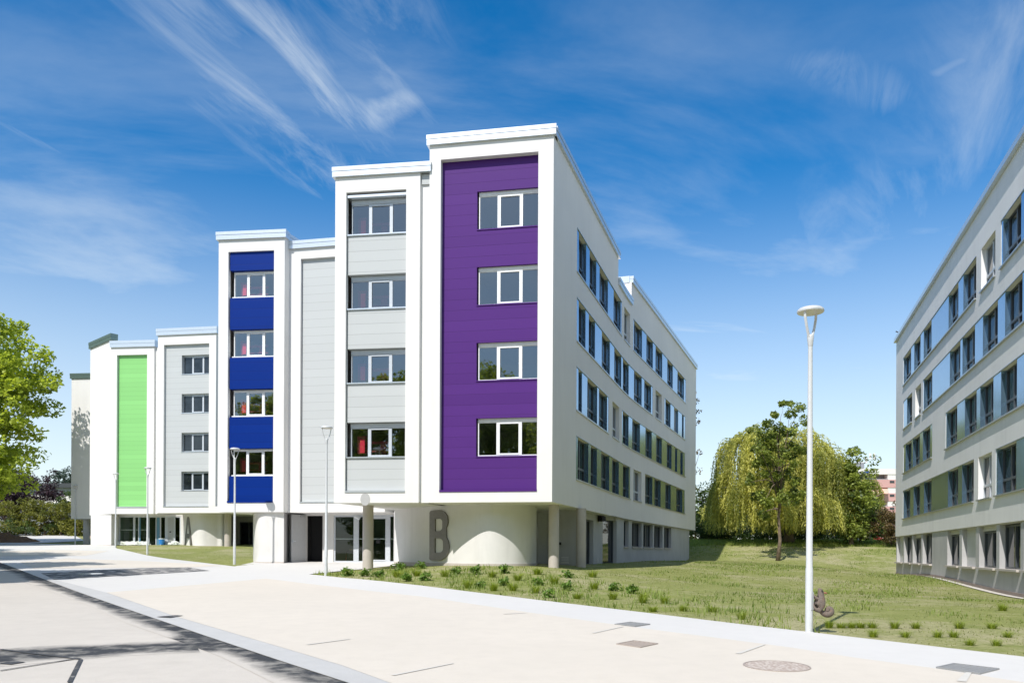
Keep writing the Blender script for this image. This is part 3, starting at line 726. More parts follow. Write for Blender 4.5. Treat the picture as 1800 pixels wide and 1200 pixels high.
# beam under the grey bay and the entrance
ent = Path([xy(503, 42.2), xy(700, 40.6)], (0, -1)); EZ = E(-.62)
z1e = E(1.99)
d0, d1 = ent.solve(537.3, 945), ent.solve(567, 945); g0, g1_, = ent.solve(586, 945), ent.solve(638, 945); h0, h1 = ent.solve(656.5, 945), ent.solve(694, 945)
mb = MB(); wall(mb, ent, 0, ent.L, EYE-1.5, z1e, [(d0, d1, EZ+.02, E(1.86)), (g0, h1, EZ+.06, E(1.88))], .2); mb.build('entrance_wall', CONC, B)
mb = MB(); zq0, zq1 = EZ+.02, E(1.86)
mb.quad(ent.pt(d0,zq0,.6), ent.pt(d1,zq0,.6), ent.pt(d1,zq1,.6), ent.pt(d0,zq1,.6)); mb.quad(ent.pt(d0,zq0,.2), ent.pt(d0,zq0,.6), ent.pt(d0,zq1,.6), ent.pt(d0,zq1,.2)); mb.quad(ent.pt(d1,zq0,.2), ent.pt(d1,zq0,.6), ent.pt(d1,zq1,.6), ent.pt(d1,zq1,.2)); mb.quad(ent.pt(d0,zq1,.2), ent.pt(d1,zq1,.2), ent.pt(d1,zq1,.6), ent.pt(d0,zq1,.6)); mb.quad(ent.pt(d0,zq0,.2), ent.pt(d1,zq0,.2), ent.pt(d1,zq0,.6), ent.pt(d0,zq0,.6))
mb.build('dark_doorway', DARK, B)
leaf = Path([xy(512.3, 41.15, 945), ent.pt(d0, 0).xy], (0, -1)); mb = MB(); bar(mb, leaf, 0, leaf.L, EZ+.02, E(1.9), -.0, .05); d_ = mb.build('door', DOORM, B); d_['label'] = 'grey door leaf standing open'
mb = MB(); bar(mb, leaf, .06, .24, E(.50), E(.54), -.07, -.04); bar(mb, leaf, .05, .11, E(.44), E(.6), -.04, 0); mb.build('handle', COPING, d_)
mb = MB(); bar(mb, leaf, leaf.L-.35, leaf.L-.05, E(1.78), E(1.86), -.06, 0); mb.build('door_closer', LEDGE, d_)
zb_, zt_ = EZ+.06, E(1.88); zm = EZ+1.27
mb = MB()
for a, b in ((g0, g0+.08), (ent.solve(620.5,945), ent.solve(629.5,945)), (g1_-.05, g1_+.05), (h0-.28, h0-.2), (ent.solve(676.5,945), ent.solve(685,945)), (h1-.06, h1)): bar(mb, ent, a, b, zb_, zt_, .06, .14)
bar(mb, ent, g0+.08, h1-.06, zb_, zb_+.07, .07, .13); bar(mb, ent, g0+.08, h1-.06, zt_-.09, zt_, .07, .13)
bar(mb, ent, h0-.2, ent.solve(676.5,945), zb_+.07, zb_+.14, .05, .12); bar(mb, ent, h0-.2, ent.solve(676.5,945), zt_-.2, zt_-.09, .05, .12)
gl = mb.build('entrance_glazing', GFRAME, B)
mb = MB(); mb.quad(ent.pt(g0,zb_,.1), ent.pt(h1,zb_,.1), ent.pt(h1,zt_,.1), ent.pt(g0,zt_,.1)); mb.build('pane', EGLASS, gl)
mb = MB(); bar(mb, ent, g0+.09, h1-.1, zm-.02, zm+.02, .092, .099); mb.build('glass_marking', simple('frosted_band', (.30,.36,.34), .5), gl)
def hall(parent, path, a, b, z0, z1, d, depth, mat):
    m = MB(); P = path.pt
    m.quad(P(a,z0,d), P(b,z0,d), P(b,z0,d+depth), P(a,z0,d+depth)); m.quad(P(a,z1,d), P(b,z1,d), P(b,z1,d+depth), P(a,z1,d+depth))
    m.quad(P(a,z0,d), P(a,z0,d+depth), P(a,z1,d+depth), P(a,z1,d)); m.quad(P(b,z0,d), P(b,z0,d+depth), P(b,z1,d+depth), P(b,z1,d)); m.quad(P(a,z0,d+depth), P(b,z0,d+depth), P(b,z1,d+depth), P(a,z1,d+depth))
    return m.build('hall_interior', mat, parent)
HALL = simple('hall_paint', (.26, .31, .28), .8)
hall(B, ent, g0-.05, h1+.05, zb_-.05, zt_+.03, .205, 3.5, HALL)
mb = MB(); bar(mb, ent, ent.solve(664,950)-.1, ent.solve(664,950)+.1, E(.42), E(.62), .03, .09); mb.build('door_plate', BLACK, gl)
# pier under the blue bay
pier = curvewall('pier_wall', [(446,45),(445,43.2),(446.5,41.4),(452,40.5),(462,40.25),(480,40.2),(499,40.2)], (0,-1), EYE-1.6, ZS-.003, CONC, B, base=E(-.55))
mb = MB(); vq(mb, Vector(xy(499,40.2)), Vector(xy(510,42.4)), EYE-1.6, ZS-.003); mb.build('pier_return', CONC2, B)

# ============ building A: white wings, green and pale grey bays
A = empty('school_building', at(300, 960, 63), 'farther white school building with a bright green panel beside the plane tree', 'building')
ZA = E(2.90)
GL, GR = Vector(xy(276, 61.9)), Vector(xy(378.3, 61.1)); ga = Path([GL, GR], (0, -1)); za = E(16.68)
body = MB(); t0, t1 = ga.solve(287.5, 750), ga.solve(367, 750); az0, az1 = E(3.38), E(15.93)
wall(body, ga, 0, ga.L, ZA, za, [(t0, t1, az0, az1)], REC); mass(body, ga, ZA, za, 12); body.build('grey_bay_wall', WHITE, A); coping(A, ga, za, h=.5)
w0 = ga.solve(316.5, 750); wz = [(E(4.66+3*k), E(6.12+3*k)) for k in range(4)]
mb = MB(); wall(mb, ga, t0, t1, az0, az1, [(w0, t1-.001, a, b) for a, b in wz], .3, d=REC-.06); mb.build('grey_panel', GREYCLAD, A)
for a, b in wz: win3(A, ga, w0+.02, t1, a, b, REC+.16, GFRAME, DGLASS, box=.08, sillmat=COPING, sd=.25)
mb = MB(); bar(mb, ga, t0, t1, az0-.03, az0+.05, -.03, REC); mb.build('panel_sill', COPING, A)
NL, NR = Vector(xy(194.5, 63.6)), Vector(xy(269.5, 63.2)); gn = Path([NL, NR], (0, -1)); zn = E(16.17)
body = MB(); t0, t1 = gn.solve(205, 750), gn.solve(258, 750); nz0, nz1 = E(3.42), E(15.55)
wall(body, gn, 0, gn.L, ZA, zn, [(t0, t1, nz0, nz1)], REC); mass(body, gn, ZA, zn, 10); body.build('green_bay_wall', WHITE, A); coping(A, gn, zn, h=.5)
mb = MB(); bar(mb, gn, t0+.02, t1-.002, nz0, nz1, REC-.06, REC+.1); mb.build('green_panel', GREEN, A)
mb = MB(); bar(mb, gn, t0, t1, nz0-.05, nz0+.06, -.03, REC-.06); mb.build('panel_sill', COPING, A)
lk = Path([xy(269.5, 63.5), xy(276.5, 63.2)], (0, -1)); mb = MB(); wall(mb, lk, 0, lk.L, ZA, zn-.1); mb.build('recessed_wall', WHITE, A)
W1 = Path([xy(157.3, 66.5), xy(194.5, 63.6)], (-.3, -1)); zw = E(16.78)
body = MB(); wall(body, W1, 0, W1.L, ZA, zw); mass(body, W1, ZA, zw, 10, bk=Vector((.2, 1)).normalized()); body.build('wing_wall', WHITE, A); coping(A, W1, zw, h=.5, mat=COPDARK)
W2 = Path([xy(124.5, 74.2), xy(158.5, 73.8)], (0, -1)); z2 = E(15.96); W2 = Path([W2.p[0], W2.p[1]+Vector((1.5, 0))], (0, -1))
body = MB(); wall(body, W2, 0, W2.L, ZA, z2); mass(body, W2, ZA, z2, 10, bk=Vector((.05, 1)).normalized()); body.build('wing_wall', WHITE, A); coping(A, W2, z2, h=.45, mat=COPDARK)
column(152, 75, .28, .5, ZA, CONC2, A)
c1 = Path([xy(159.5, 66.2), xy(195.5, 63.75), xy(206.5, 64.6)], (-.3, -1)); mb = MB(); wall(mb, c1, 0, c1.L, .8, ZA-.003); mb.build('concrete_base_wall', CONC, A)
mb = MB(); bar(mb, c1, 0, c1.L, .8, E(.46), -.04, .05); mb.build('plinth', CONCW, A)
ea = Path([xy(206, 65), xy(322, 64.6)], (0, -1)); a0, a1_ = ea.solve(208.5, 930), ea.solve(317.5, 930); zb_, zt_ = E(.36), ZA-.12
mb = MB(); wall(mb, ea, 0, ea.L, .6, ZA-.003, [(a0, a1_, zb_, zt_)], .15); mb.build('entrance_wall', CONC, A)
mb = MB(); S = lambda x: ea.solve(x, 930)
for a, b in ((208.5, 210.5), (233.5, 237), (242.5, 244), (260, 262), (273, 274.5), (280.5, 282.5), (289.5, 294.5), (305, 307.5), (315.5, 317.5)): bar(mb, ea, S(a), S(b), zb_, zt_, .04, .13)
bar(mb, ea, a0, a1_, zt_-.1, zt_, .045, .12); bar(mb, ea, a0, a1_, zb_, zb_+.06, .045, .12); gl = mb.build('entrance_glazing', GFRAME, A)
mb = MB(); mb.quad(ea.pt(a0,zb_,.08), ea.pt(a1_,zb_,.08), ea.pt(a1_,zt_,.08), ea.pt(a0,zt_,.08)); mb.build('pane', EGLASS, gl)
mb = MB(); bar(mb, ea, a0+.1, S(262), zb_+1.28, zb_+1.33, .072, .079); mb.build('glass_marking', simple('frosted_band', (.36,.43,.40), .5), gl)
mb = MB(); bar(mb, ea, S(294.5), S(305), zb_+.06, zt_-.1, .05, .1); d_ = mb.build('door', LEDGE, gl); mb = MB(); bar(mb, ea, S(299)-.06, S(299)+.06, zb_+1.1, zb_+1.2, .02, .05); mb.build('handle', BLACK, d_)
mb = MB(); bar(mb, ea, S(244.5), S(246.3), zb_+.06, zt_-.1, .045, .06); mb.build('door_film', simple('blue_film', (.10,.24,.36), .4), gl); mb = MB(); bar(mb, ea, S(275), S(280), zb_+.06, zt_-.1, .055, .06); mb.build('door_film', simple('blue_film', (.10,.24,.36), .4), gl)
hall(A, ea, a0-.02, S(262), zb_-.02, zt_+.02, .16, 2.5, simple('hall_paint_light', (.45, .54, .48), .8)); hall(A, ea, S(262), a1_+.02, zb_-.02, zt_+.02, .16, 3.0, DARK)
awall = curvewall('curved_wall', [(317.5,65.0),(321,64.9),(327,63.7),(336,63.0),(345,62.55),(355,62.4),(367,62.5),(381,62.75),(394,63.1),(397,66)], (0,-1), .6, ZA-.003, CONC, A, base=E(.38))
column(400.5, 62.6, .26, .9, ZA, CONCW, A)
wa = Path([xy(396, 68.5), xy(470, 67.0)], (0, -1)); t0, t1 = wa.solve(419.5, 930), wa.solve(452, 930)
mb = MB(); wall(mb, wa, 0, wa.L, .6, ZA-.003, [(t0, t1, E(.30), E(2.45))], .2); mb.build('entrance_wall', CONC2, A)
sidewin(A, wa, t0, t1, E(.30), E(2.45), .15, DFRAME, DGLASS, transom=False)
mb = MB(); vq(mb, Vector(xy(378.3, 61.1)), Vector(xy(470, 60)), ZA-.0, ZA+.5); mb.poly([(*xy(378.3,61.15), ZA+.001), (*xy(470,60.05), ZA+.001), (*xy(470,70), ZA+.001), (*xy(378.3,71), ZA+.001)]); mb.build('soffit_beam', WHITE, A)

# ============ building C on the right
Cb = empty('school_building', at(1700, 1026, 37.9), 'white school building at the right edge with bands of dark windows', 'building')
CL = Vector(xy(1574, 56.9)); dv = Vector((.3165, 1)).normalized(); CR = CL-dv*45
rb = Path([CL, CR], (-1, .3)); ZC0, ZC1 = E(1.25), E(15.1); H = []
CZ = [E(11.36), E(8.40), E(5.41), E(2.36)]
def px(t): p = rb.pt(t, 0); return 900+F*p.x/p.y
strip(Cb, rb, H, 1588.3, 1715.7, [(1588.8,1601.5),(1607,1618.1),(1623.6,1637.2),(1667,1684),(1692.8,1715.5)], CZ[0], CZ[0]+WH, 560)
single(Cb, rb, H, 1724.8, 1749.6, CZ[0], CZ[0]+WH, 450)
strip(Cb, rb, H, 1760, 1890, [(1763,1794.5),(1815,1852)], CZ[0], CZ[0]+WH, 380)
strip(Cb, rb, H, 1588.2, 1603.2, [(1594,1603)], CZ[1], CZ[1]+WH, 720)
single(Cb, rb, H, 1608.8, 1618.8, CZ[1], CZ[1]+WH, 700)
strip(Cb, rb, H, 1623, 1900, [(1624,1638.7),(1669.5,1687.8),(1691.5,1713.3),(1727.2,1753.2),(1766,1796.3),(1820,1860)], CZ[1], CZ[1]+WH, 600)
strip(Cb, rb, H, 1588.2, 1638.4, [(1591.5,1602.2),(1604,1616.6),(1621.7,1634.8)], CZ[2], CZ[2]+WH, 800)
strip(Cb, rb, H, 1662.5, 1900, [(1663.5,1682.1),(1695.5,1716),(1722.4,1745.4),(1758.8,1786.6),(1812,1850)], CZ[2], CZ[2]+WH, 740)
strip(Cb, rb, H, 1587.3, 1711.5, [(1588.2,1599.7),(1605.5,1617),(1623.7,1637),(1665.8,1683.5),(1690.4,1711)], CZ[3], CZ[3]+WH, 880)
single(Cb, rb, H, 1719.5, 1743, CZ[3], CZ[3]+WH, 850)
strip(Cb, rb, H, 1750.5, 1900, [(1752.5,1785.6),(1830,1870)], CZ[3], CZ[3]+WH, 830)
# the same bands carry on along the part of the facade nearest the viewpoint
for z in CZ:
    t0 = max(h[1] for h in H if abs(h[2]-z) < .01)+.7; ops = []; t = t0+.15
    while t+1.5 < rb.L-1.2: ops.append((t, t+1.45)); t += 2.6
    if ops: strip(Cb, rb, H, t0, ops[-1][1]+.2, ops, z, z+WH, None)
mb = MB(); wall(mb, rb, 0, rb.L, ZC0, ZC1, H, .32); bk = Vector((1, -.3)).normalized()
mass(mb, rb, ZC0, ZC1, 13, bk=bk); mb.build('upper_wall', RWALL, Cb)
mb = MB(); bar(mb, rb, -.08, rb.L, ZC1-.02, ZC1+.10, -.18, .4); bar(mb, rb, -.09, rb.L, ZC1+.115, ZC1+.26, -.16, .4); mb.build('coping', COPING, Cb)
mb = MB()
for k in range(1, 24):
    p = rb.pt(k*1.9, ZC1, .2); mb.box((p.x, p.y, ZC1+.38), .04, .04, .30)
for k in range(2): bar(mb, rb, .3, rb.L, ZC1+.40+.12*k, ZC1+.42+.12*k, .18, .2)
mb.build('roof_rail', LEDGE, Cb)
lowr = Path([CL, CR], (-1, .3)); H = []
for i, (a, b) in enumerate(((1574.9,1585.8),(1587.7,1600.8),(1603,1616.8),(1619.8,1636),(1663,1684),(1688.5,1712.5),(1718.5,1748.5),(1753.8,1790.6),(1796.5,1832),(1842,1880),(1900,1960),(1990,2060),(2100,2200),(2260,2390))):
    ta, tb = sorted((lowr.solve(a, 960), lowr.solve(b, 960))); ta = max(ta, .25); z0, z1 = E(-.58), E(1.2); H.append((ta, tb, z0, z1))
    if i in (0, 5): sidewin(Cb, lowr, ta, tb, z0, z1, .27, None, None, shut=SHUT)
    else:
        sidewin(Cb, lowr, ta, tb, z0, z1-(.22 if i in (2, 4, 6) else .04), .27, DFRAME, DGLASS, transom=False)
        if i in (2, 4, 6):
            m2 = MB(); bar(m2, lowr, ta+.003, tb-.003, z1-.19, z1-.002, .22, .3); m2.build('roller_shutter', SHUT, Cb)
    m2 = MB(); bar(m2, lowr, ta-.04, tb+.04, z0-.06, z0+.025, -.09, .4); m2.build('ledge', CONCW, Cb)
mb = MB(); wall(mb, lowr, 0, lowr.L, -1.2, ZC0-.002, H, .4, d=.06); vq(mb, CL+Vector((.06, -.02)), CL+bk*13, -1.2, ZC0-.002); mb.build('ground_floor_wall', CONC2, Cb)
mb = MB(); ts = [k*1.5 for k in range(31)]
for a, b in zip(ts[:-1], ts[1:]):
    pa, pb = lowr.pt(a, 0, .02), lowr.pt(b, 0, .02); za_, zb2 = g1(pa.x, pa.y), g1(pb.x, pb.y)
    mb.quad((pa.x,pa.y,za_-.3), (pb.x,pb.y,zb2-.3), (pb.x,pb.y,zb2+.16), (pa.x,pa.y,za_+.16))
    qa, qb = lowr.pt(a, 0, .07), lowr.pt(b, 0, .07); mb.quad((pa.x,pa.y,za_+.16), (pb.x,pb.y,zb2+.16), (qb.x,qb.y,zb2+.16), (qa.x,qa.y,za_+.16))
mb.build('base_band', BASE, Cb)
gp = [tuple(lowr.pt(t, 0, d).xy) for t, d in ((0, -.3), (45, -.3))]+[tuple(lowr.pt(t, 0, .2).xy) for t in (45, 0)]
drape('gravel_margin', gp, .03, sandmat('white_gravel', (.62,.58,.52), .15, .5, 3))
# ---------------------------------------------------------------- foliage
def leafmesh(name, C, size, mat, tint=None, up=.4, aspect=.62, seed=1, droop=None):
    """one small folded leaf quad at every centre"""
    r = np.random.default_rng(seed); C = np.asarray(C, float); n = len(C)
    nrm = r.normal(size=(n,3)); nrm[:,2] = np.abs(nrm[:,2])*.8+up; nrm /= np.linalg.norm(nrm, axis=1)[:,None]
    a = r.normal(size=(n,3)) if droop is None else droop+r.normal(size=(n,3))*.25
    a -= nrm*(a*nrm).sum(1)[:,None]; a /= np.linalg.norm(a, axis=1)[:,None]+1e-9; b = np.cross(nrm, a)
    s = (np.asarray(size)*r.uniform(.65, 1.3, n))[:,None]
    V = np.stack([C-a*s*.5, C+b*s*.5*aspect-a*s*.08+nrm*s*.1, C+a*s*.55-nrm*s*.12, C-b*s*.5*aspect-a*s*.08+nrm*s*.1], 1).reshape(-1,3)
    me = bpy.data.meshes.new(name); me.vertices.add(n*4); me.vertices.foreach_set('co', V.ravel())
    me.loops.add(n*4); me.loops.foreach_set('vertex_index', np.arange(n*4)); me.polygons.add(n)
    me.polygons.foreach_set('loop_start', np.arange(n)*4); me.update(calc_edges=True)
    at_ = me.attributes.new('tint', 'FLOAT', 'FACE'); t = r.uniform(0, 1, n) if tint is None else np.clip(tint+r.normal(size=n)*.18, 0, 1)
    at_.data.foreach_set('value', t.astype(np.float32)); me.materials.append(mat)
    return me
def addmesh(name, me, parent=None):
    o = bpy.data.objects.new(name, me); COL.objects.link(o)
    if parent: o.parent = parent; o.matrix_parent_inverse = parent_inv(parent)
    return o
def clusters(cs, per, rad, seed, flat=.75):
    r = np.random.default_rng(seed); out = []; tint = []
    for c in cs:
        n = max(4, int(per*r.uniform(.6, 1.4))); d = r.normal(size=(n,3)); d /= np.linalg.norm(d, axis=1)[:,None]
        k = r.uniform(.25, 1, n)**.5*rad*r.uniform(.7, 1.3); q = d*k[:,None]; q[:,2] *= flat
        out.append(np.asarray(c)+q); tint.append(np.full(n, np.clip(r.normal(.5, .22), 0, 1)))
    return np.concatenate(out), np.concatenate(tint)
def crown_pts(n, c, rx, ry, rz, seed, inner=.45, lump=.22):
    r = np.random.default_rng(seed); d = r.normal(size=(n,3)); d /= np.linalg.norm(d, axis=1)[:,None]
    k = r.uniform(inner**3, 1, n)**(1/3); ph = r.uniform(0, 6, 3)
    l = 1+lump*(np.sin(d[:,0]*5+ph[0])*np.sin(d[:,1]*5+ph[1])+.7*np.sin(d[:,2]*7+ph[2]+d[:,0]*4))
    k = k*l; return np.asarray(c)+d*k[:,None]*np.array([rx, ry, rz])
def trunkmesh(base, top, r0, r1, limbs, seed, mat, parent):
    r = random.Random(seed); mb = MB(); base = Vector(base); top = Vector(top); pts = []
    for i in range(7):
        t = i/6; p = base.lerp(top, t); pts.append(p+Vector((r.uniform(-1,1), r.uniform(-1,1), 0))*(.12*(top-base).length*.15 if 0 < i < 6 else 0))
    mb.tube(pts, [r0*(1.35 if i == 0 else 1)+(r1-r0)*i/6 for i in range(7)], 10)
    for e, t in limbs:
        e = Vector(e); s = base.lerp(top, t); m = s.lerp(e, .45)+Vector((0, 0, (e-s).length*.10))
        rr = (r0+(r1-r0)*t)*.6; mb.tube([s, m, m.lerp(e, .5)+Vector((r.uniform(-.2,.2), r.uniform(-.2,.2), 0)), e], [rr, rr*.7, rr*.45, rr*.15], 6)
    return mb.build('trunk', mat, parent, smooth=True)
BARK = simple('bark', (.16, .12, .085), .9, var=.35, sc=5, bs=.5)
BARKG = simple('mottled_bark', (.40, .36, .29), .85, var=.35, sc=3, bs=.4)
PLANE = leafmat('plane_leaf', (.07, .13, .014), (.52, .60, .065), .48)
WILL = leafmat('willow_leaf', (.12, .155, .028), (.80, .77, .22), .48)
MAPLE = leafmat('maple_leaf', (.03, .065, .012), (.36, .42, .08), .35)
DEEP = leafmat('deep_green_leaf', (.022, .048, .012), (.09, .145, .03), .3)
PURP = leafmat('purple_leaf', (.018, .010, .016), (.07, .035, .05), .2)
HEDG = leafmat('hedge_leaf', (.045, .07, .012), (.31, .31, .055), .35)
RUST = leafmat('rusty_leaf', (.05, .055, .02), (.22, .14, .06), .3)
CONI = leafmat('conifer_leaf', (.03, .055, .04), (.08, .13, .09), .1)

# --- plane trees on the left
def plane_tree(loc, label, group, c, rx, ry, rz, ncl, per, seed, leaf=.30):
    t = empty('plane_tree', loc, label, 'tree', group)
    C = np.array(loc)+np.array(c); cs = crown_pts(ncl, C, rx, ry, rz, seed, .5, .09)
    P, ti = clusters(cs, per, 1.0, seed+1, .7); 
    addmesh('crown', leafmesh('crown', P, leaf, PLANE, ti, seed=seed+2), t)
    k = random.Random(seed).sample(range(len(cs)), 26)
    trunkmesh((loc[0], loc[1], loc[2]-.3), (C[0], C[1], C[2]+rz*.3), .42, .12, [(tuple(cs[i]), random.Random(i).uniform(.35, .95)) for i in k], seed, BARKG, t)
    return t
X0, Y0 = -52.0, 67; pt_ = plane_tree((X0, Y0, g1(X0, Y0)), 'large leafy plane tree cut off by the left edge of the photo', None, (0, 0, 12.3), 12.2, 6.8, 10.6, 1150, 80, 11, leaf=.36)
# the trees outside the frame whose shade falls on the road
for X, Y, s, rz_ in ((-23.5, 19, .60, 1.1), (-29, 27.5, .58, 3.9), (-35, 39.5, .58, 2.3), (-40, 47, .45, 5.0)):
    copy_tree(pt_, (X, Y, g1(X, Y)-.2), rz_, s)['label'] = 'plane tree standing outside the left edge, shading the road'
for o in [o for o in bpy.data.objects if o.type == 'EMPTY' and o.get('label', '').startswith('plane tree standing')]: o['group'] = 'plane trees beside the road'
for X, Y, s, rz_ in ((-46, -24, 1.0, 2.5), (-27, -25, 1.05, 2), (-9, -23, 1.1, 4), (9, -25, 1.05, 1), (27, -23, 1.0, 5), (46, -26, .95, 3.2)):
    o = copy_tree(pt_, (X, Y, g1(X, Y)-.2), rz_, s); o['label'] = 'plane tree standing behind the viewpoint, mirrored in the windows'; o['group'] = 'plane trees behind the viewpoint'

# --- willow
def willow(loc, lobes, label, seed):
    t = empty('willow_tree', loc, label, 'tree'); r = np.random.default_rng(seed); P = []; D = []; T = []
    for (cx, cy, cz, rx, rz, n, lmin, lmax) in lobes:
        tufts = [(r.uniform(0, 2*math.pi), math.sqrt(r.uniform(.02, 1)), np.clip(r.normal(.5, .28), 0, 1)) for _c in range(max(6, n//8))]
        for _ in range(n):
            a, k, tn = tufts[r.integers(len(tufts))]; a = a+r.normal()*.10; k = min(1, max(.05, k+r.normal()*.07)); h = math.sqrt(max(0, 1-k*k))
            p = np.array([cx+math.cos(a)*k*rx, cy+math.sin(a)*k*rx*.9, cz+h*rz+r.normal()*.35]); out = np.array([math.cos(a), math.sin(a)*.9, 0])
            ln = min(r.uniform(lmin, lmax), p[2]-loc[2]-r.uniform(.1, 1.0)); s = 0; tint = np.clip(tn+r.normal()*.12, 0, 1); v = out*.5+np.array([0, 0, .35]); wob = r.normal(size=2)*.05
            while s < ln:
                v = v*.8+np.array([wob[0], wob[1], -1])*.2; v /= np.linalg.norm(v); p = p+v*.17; s += .17
                for _k in range(2): P.append(p+r.normal(size=3)*.06); D.append(v); T.append(tint)
    P = np.array(P); addmesh('crown', leafmesh('crown', P, .27, WILL, np.array(T), up=.1, aspect=.30, seed=seed, droop=np.array(D)), t)
    lm = [((l[0], l[1], l[2]+l[4]*.6), .75) for l in lobes]+[((l[0]+1.5, l[1]-1, l[2]), .6) for l in lobes]
    trunkmesh((loc[0], loc[1], loc[2]-.3), (loc[0]+.4, loc[1], loc[2]+6.5), .5, .2, lm, seed, BARK, t); return t
def wl(x, y, Z, rx, rz, n, a, b): p = at(x, y, Z); return (p.x, p.y, p.z, rx, rz, n, a, b)
p = at(1385, 950, 75)
willow((p.x, p.y, g1(p.x, p.y)), [wl(1322,814,73.5,2.5,2.5,300,5,11), wl(1296,852,73,1.3,1.2,90,3,7), wl(1345,800,76,2.4,2.4,160,4,9), wl(1400,818,77,2.6,3.2,200,4,11), wl(1436,826,75,2.3,2.0,200,5,11), wl(1458,838,74,1.6,1.4,130,4,10), wl(1332,880,72,2.3,1.2,100,2,5), wl(1420,890,72.5,2.0,1.2,90,2,5)],
       'wide weeping willow with yellow-green hanging branches', 21)
p = at(1519, 900, 84); willow((p.x, p.y, g1(p.x, p.y)), [wl(1521,866,84,1.3,1.2,80,3,6)], 'small weeping willow beside the pink apartment block', 23)
# --- young tree in front of the willow
p = at(1367, 957, 64); zb0 = g1(p.x, p.y); mt = empty('maple_tree', (p.x, p.y, zb0), 'slender dark green tree standing in front of the willow', 'tree'); cs = []; rr = random.Random(5)
for x, y in ((1372,706),(1395,709),(1408,722),(1366,724),(1386,733),(1340,742),(1322,750),(1352,748),(1374,748),(1398,748),(1410,738),(1346,768),(1366,770),(1384,762),(1334,782),(1356,790),(1376,790),(1338,803),(1392,786),(1370,815),(1346,830),(1386,832),(1362,850),(1332,868),(1392,866),(1352,886),(1376,878),(1322,842),(1402,845),(1340,905),(1385,795),(1400,815),(1410,785),(1360,770),(1350,775),(1395,880),(1410,870),(1340,880),(1325,815),(1362,838),(1372,860),(1350,812)):
    for k in range(2 if y < 760 else 3): q = at(x+rr.uniform(-7,7), y+rr.uniform(-7,7), 64+rr.uniform(-1.6,1.6)); cs.append((q.x, q.y, q.z))
P, ti = clusters(cs, 62, .42, 31, .8); addmesh('crown', leafmesh('crown', P, .25, MAPLE, ti, seed=32), mt)
q = at(1371, 740, 64); trunkmesh((p.x, p.y, zb0-.3), (q.x, q.y, q.z), .15, .03, [(cs[i], rr.uniform(.35,.9)) for i in range(0, len(cs), 4)], 33, BARK, mt)

def bush(name, cat, label, x, y, Z, w, h, mat, ncl, per, seed, leaf=.22, group=None, rad=.6, trunk=None, dep=None):
    """crown centre by its place in the view, sizes in metres"""
    c = at(x, y, Z); gb = g1(c.x, c.y); t = empty(name, (c.x, c.y, gb), label, cat, group)
    cs = crown_pts(ncl, (c.x, c.y, c.z), w, dep or w*.8, h, seed, .3, .2); cs = cs[cs[:,2] > gb]
    P, ti = clusters(cs, per, rad, seed+1); addmesh('crown', leafmesh('crown', P, leaf, mat, ti, seed=seed+2), t)
    k = random.Random(seed).sample(range(len(cs)), min(9, len(cs)))
    trunkmesh((c.x, c.y, gb-.3), (c.x, c.y, c.z+h*.4), trunk or .12, .04, [(tuple(cs[i]), .5) for i in k], seed, BARK, t); return t
bush('broadleaf_tree', 'tree', 'dense dark green tree right of the willow below the chimneys', 1498, 872, 73, 1.9, 4.0, MAPLE, 120, 80, 41, .27, rad=.65, trunk=.2)
bush('broadleaf_tree', 'tree', 'bright green bushy tree beside the pale lamp post on the far grass', 1512, 908, 76, 1.6, 2.2, MAPLE, 80, 50, 44, .26, rad=.6, trunk=.15)
bush('birch_tree', 'tree', 'thin tree with sparse brownish leaves behind the corner of the side wing', 1216, 800, 88, 2.2, 8.0, RUST, 34, 26, 47, .26, rad=.6, trunk=.14)
bush('broadleaf_tree', 'tree', 'dark green tree low behind the corner of the side wing', 1222, 905, 86, 2.6, 3.4, DEEP, 80, 55, 50, .26, rad=.7)
bush('shrub', 'shrub', 'pale grey-green shrub left of the willow', 1268, 905, 82, 2.2, 2.3, WILL, 60, 50, 53, .22, rad=.6)
bush('shrub', 'shrub', 'dark shrub at the foot of the willow, left side', 1246, 934, 79, 2.4, 1.0, DEEP, 60, 60, 56, .2, rad=.5)
bush('shrub', 'shrub', 'reddish brown shrub against the corner of the right building', 1566, 928, 73, 2.3, 2.2, RUST, 80, 55, 59, .2, rad=.5)
bush('shrub', 'shrub', 'dark shrub in the deep shade behind the willow trunk', 1375, 925, 82, 5.5, 2.4, DEEP, 130, 55, 62, .26, rad=.8)
bush('broadleaf_tree', 'tree', 'dark tree standing behind the willow', 1400, 860, 90, 5.5, 4.5, DEEP, 130, 55, 65, .3, rad=1.0, trunk=.25)
for i, x in enumerate((1236, 1272, 1310, 1345, 1380, 1415, 1450, 1486, 1520, 1556)):
    bush('shrub', 'shrub', 'shrub in the dark hedge line far behind the willow', x, 930-6*(i % 3), 92, 2.2, 2.3, DEEP, 60, 60, 300+i, .26, 'hedge line behind the willow', .7)
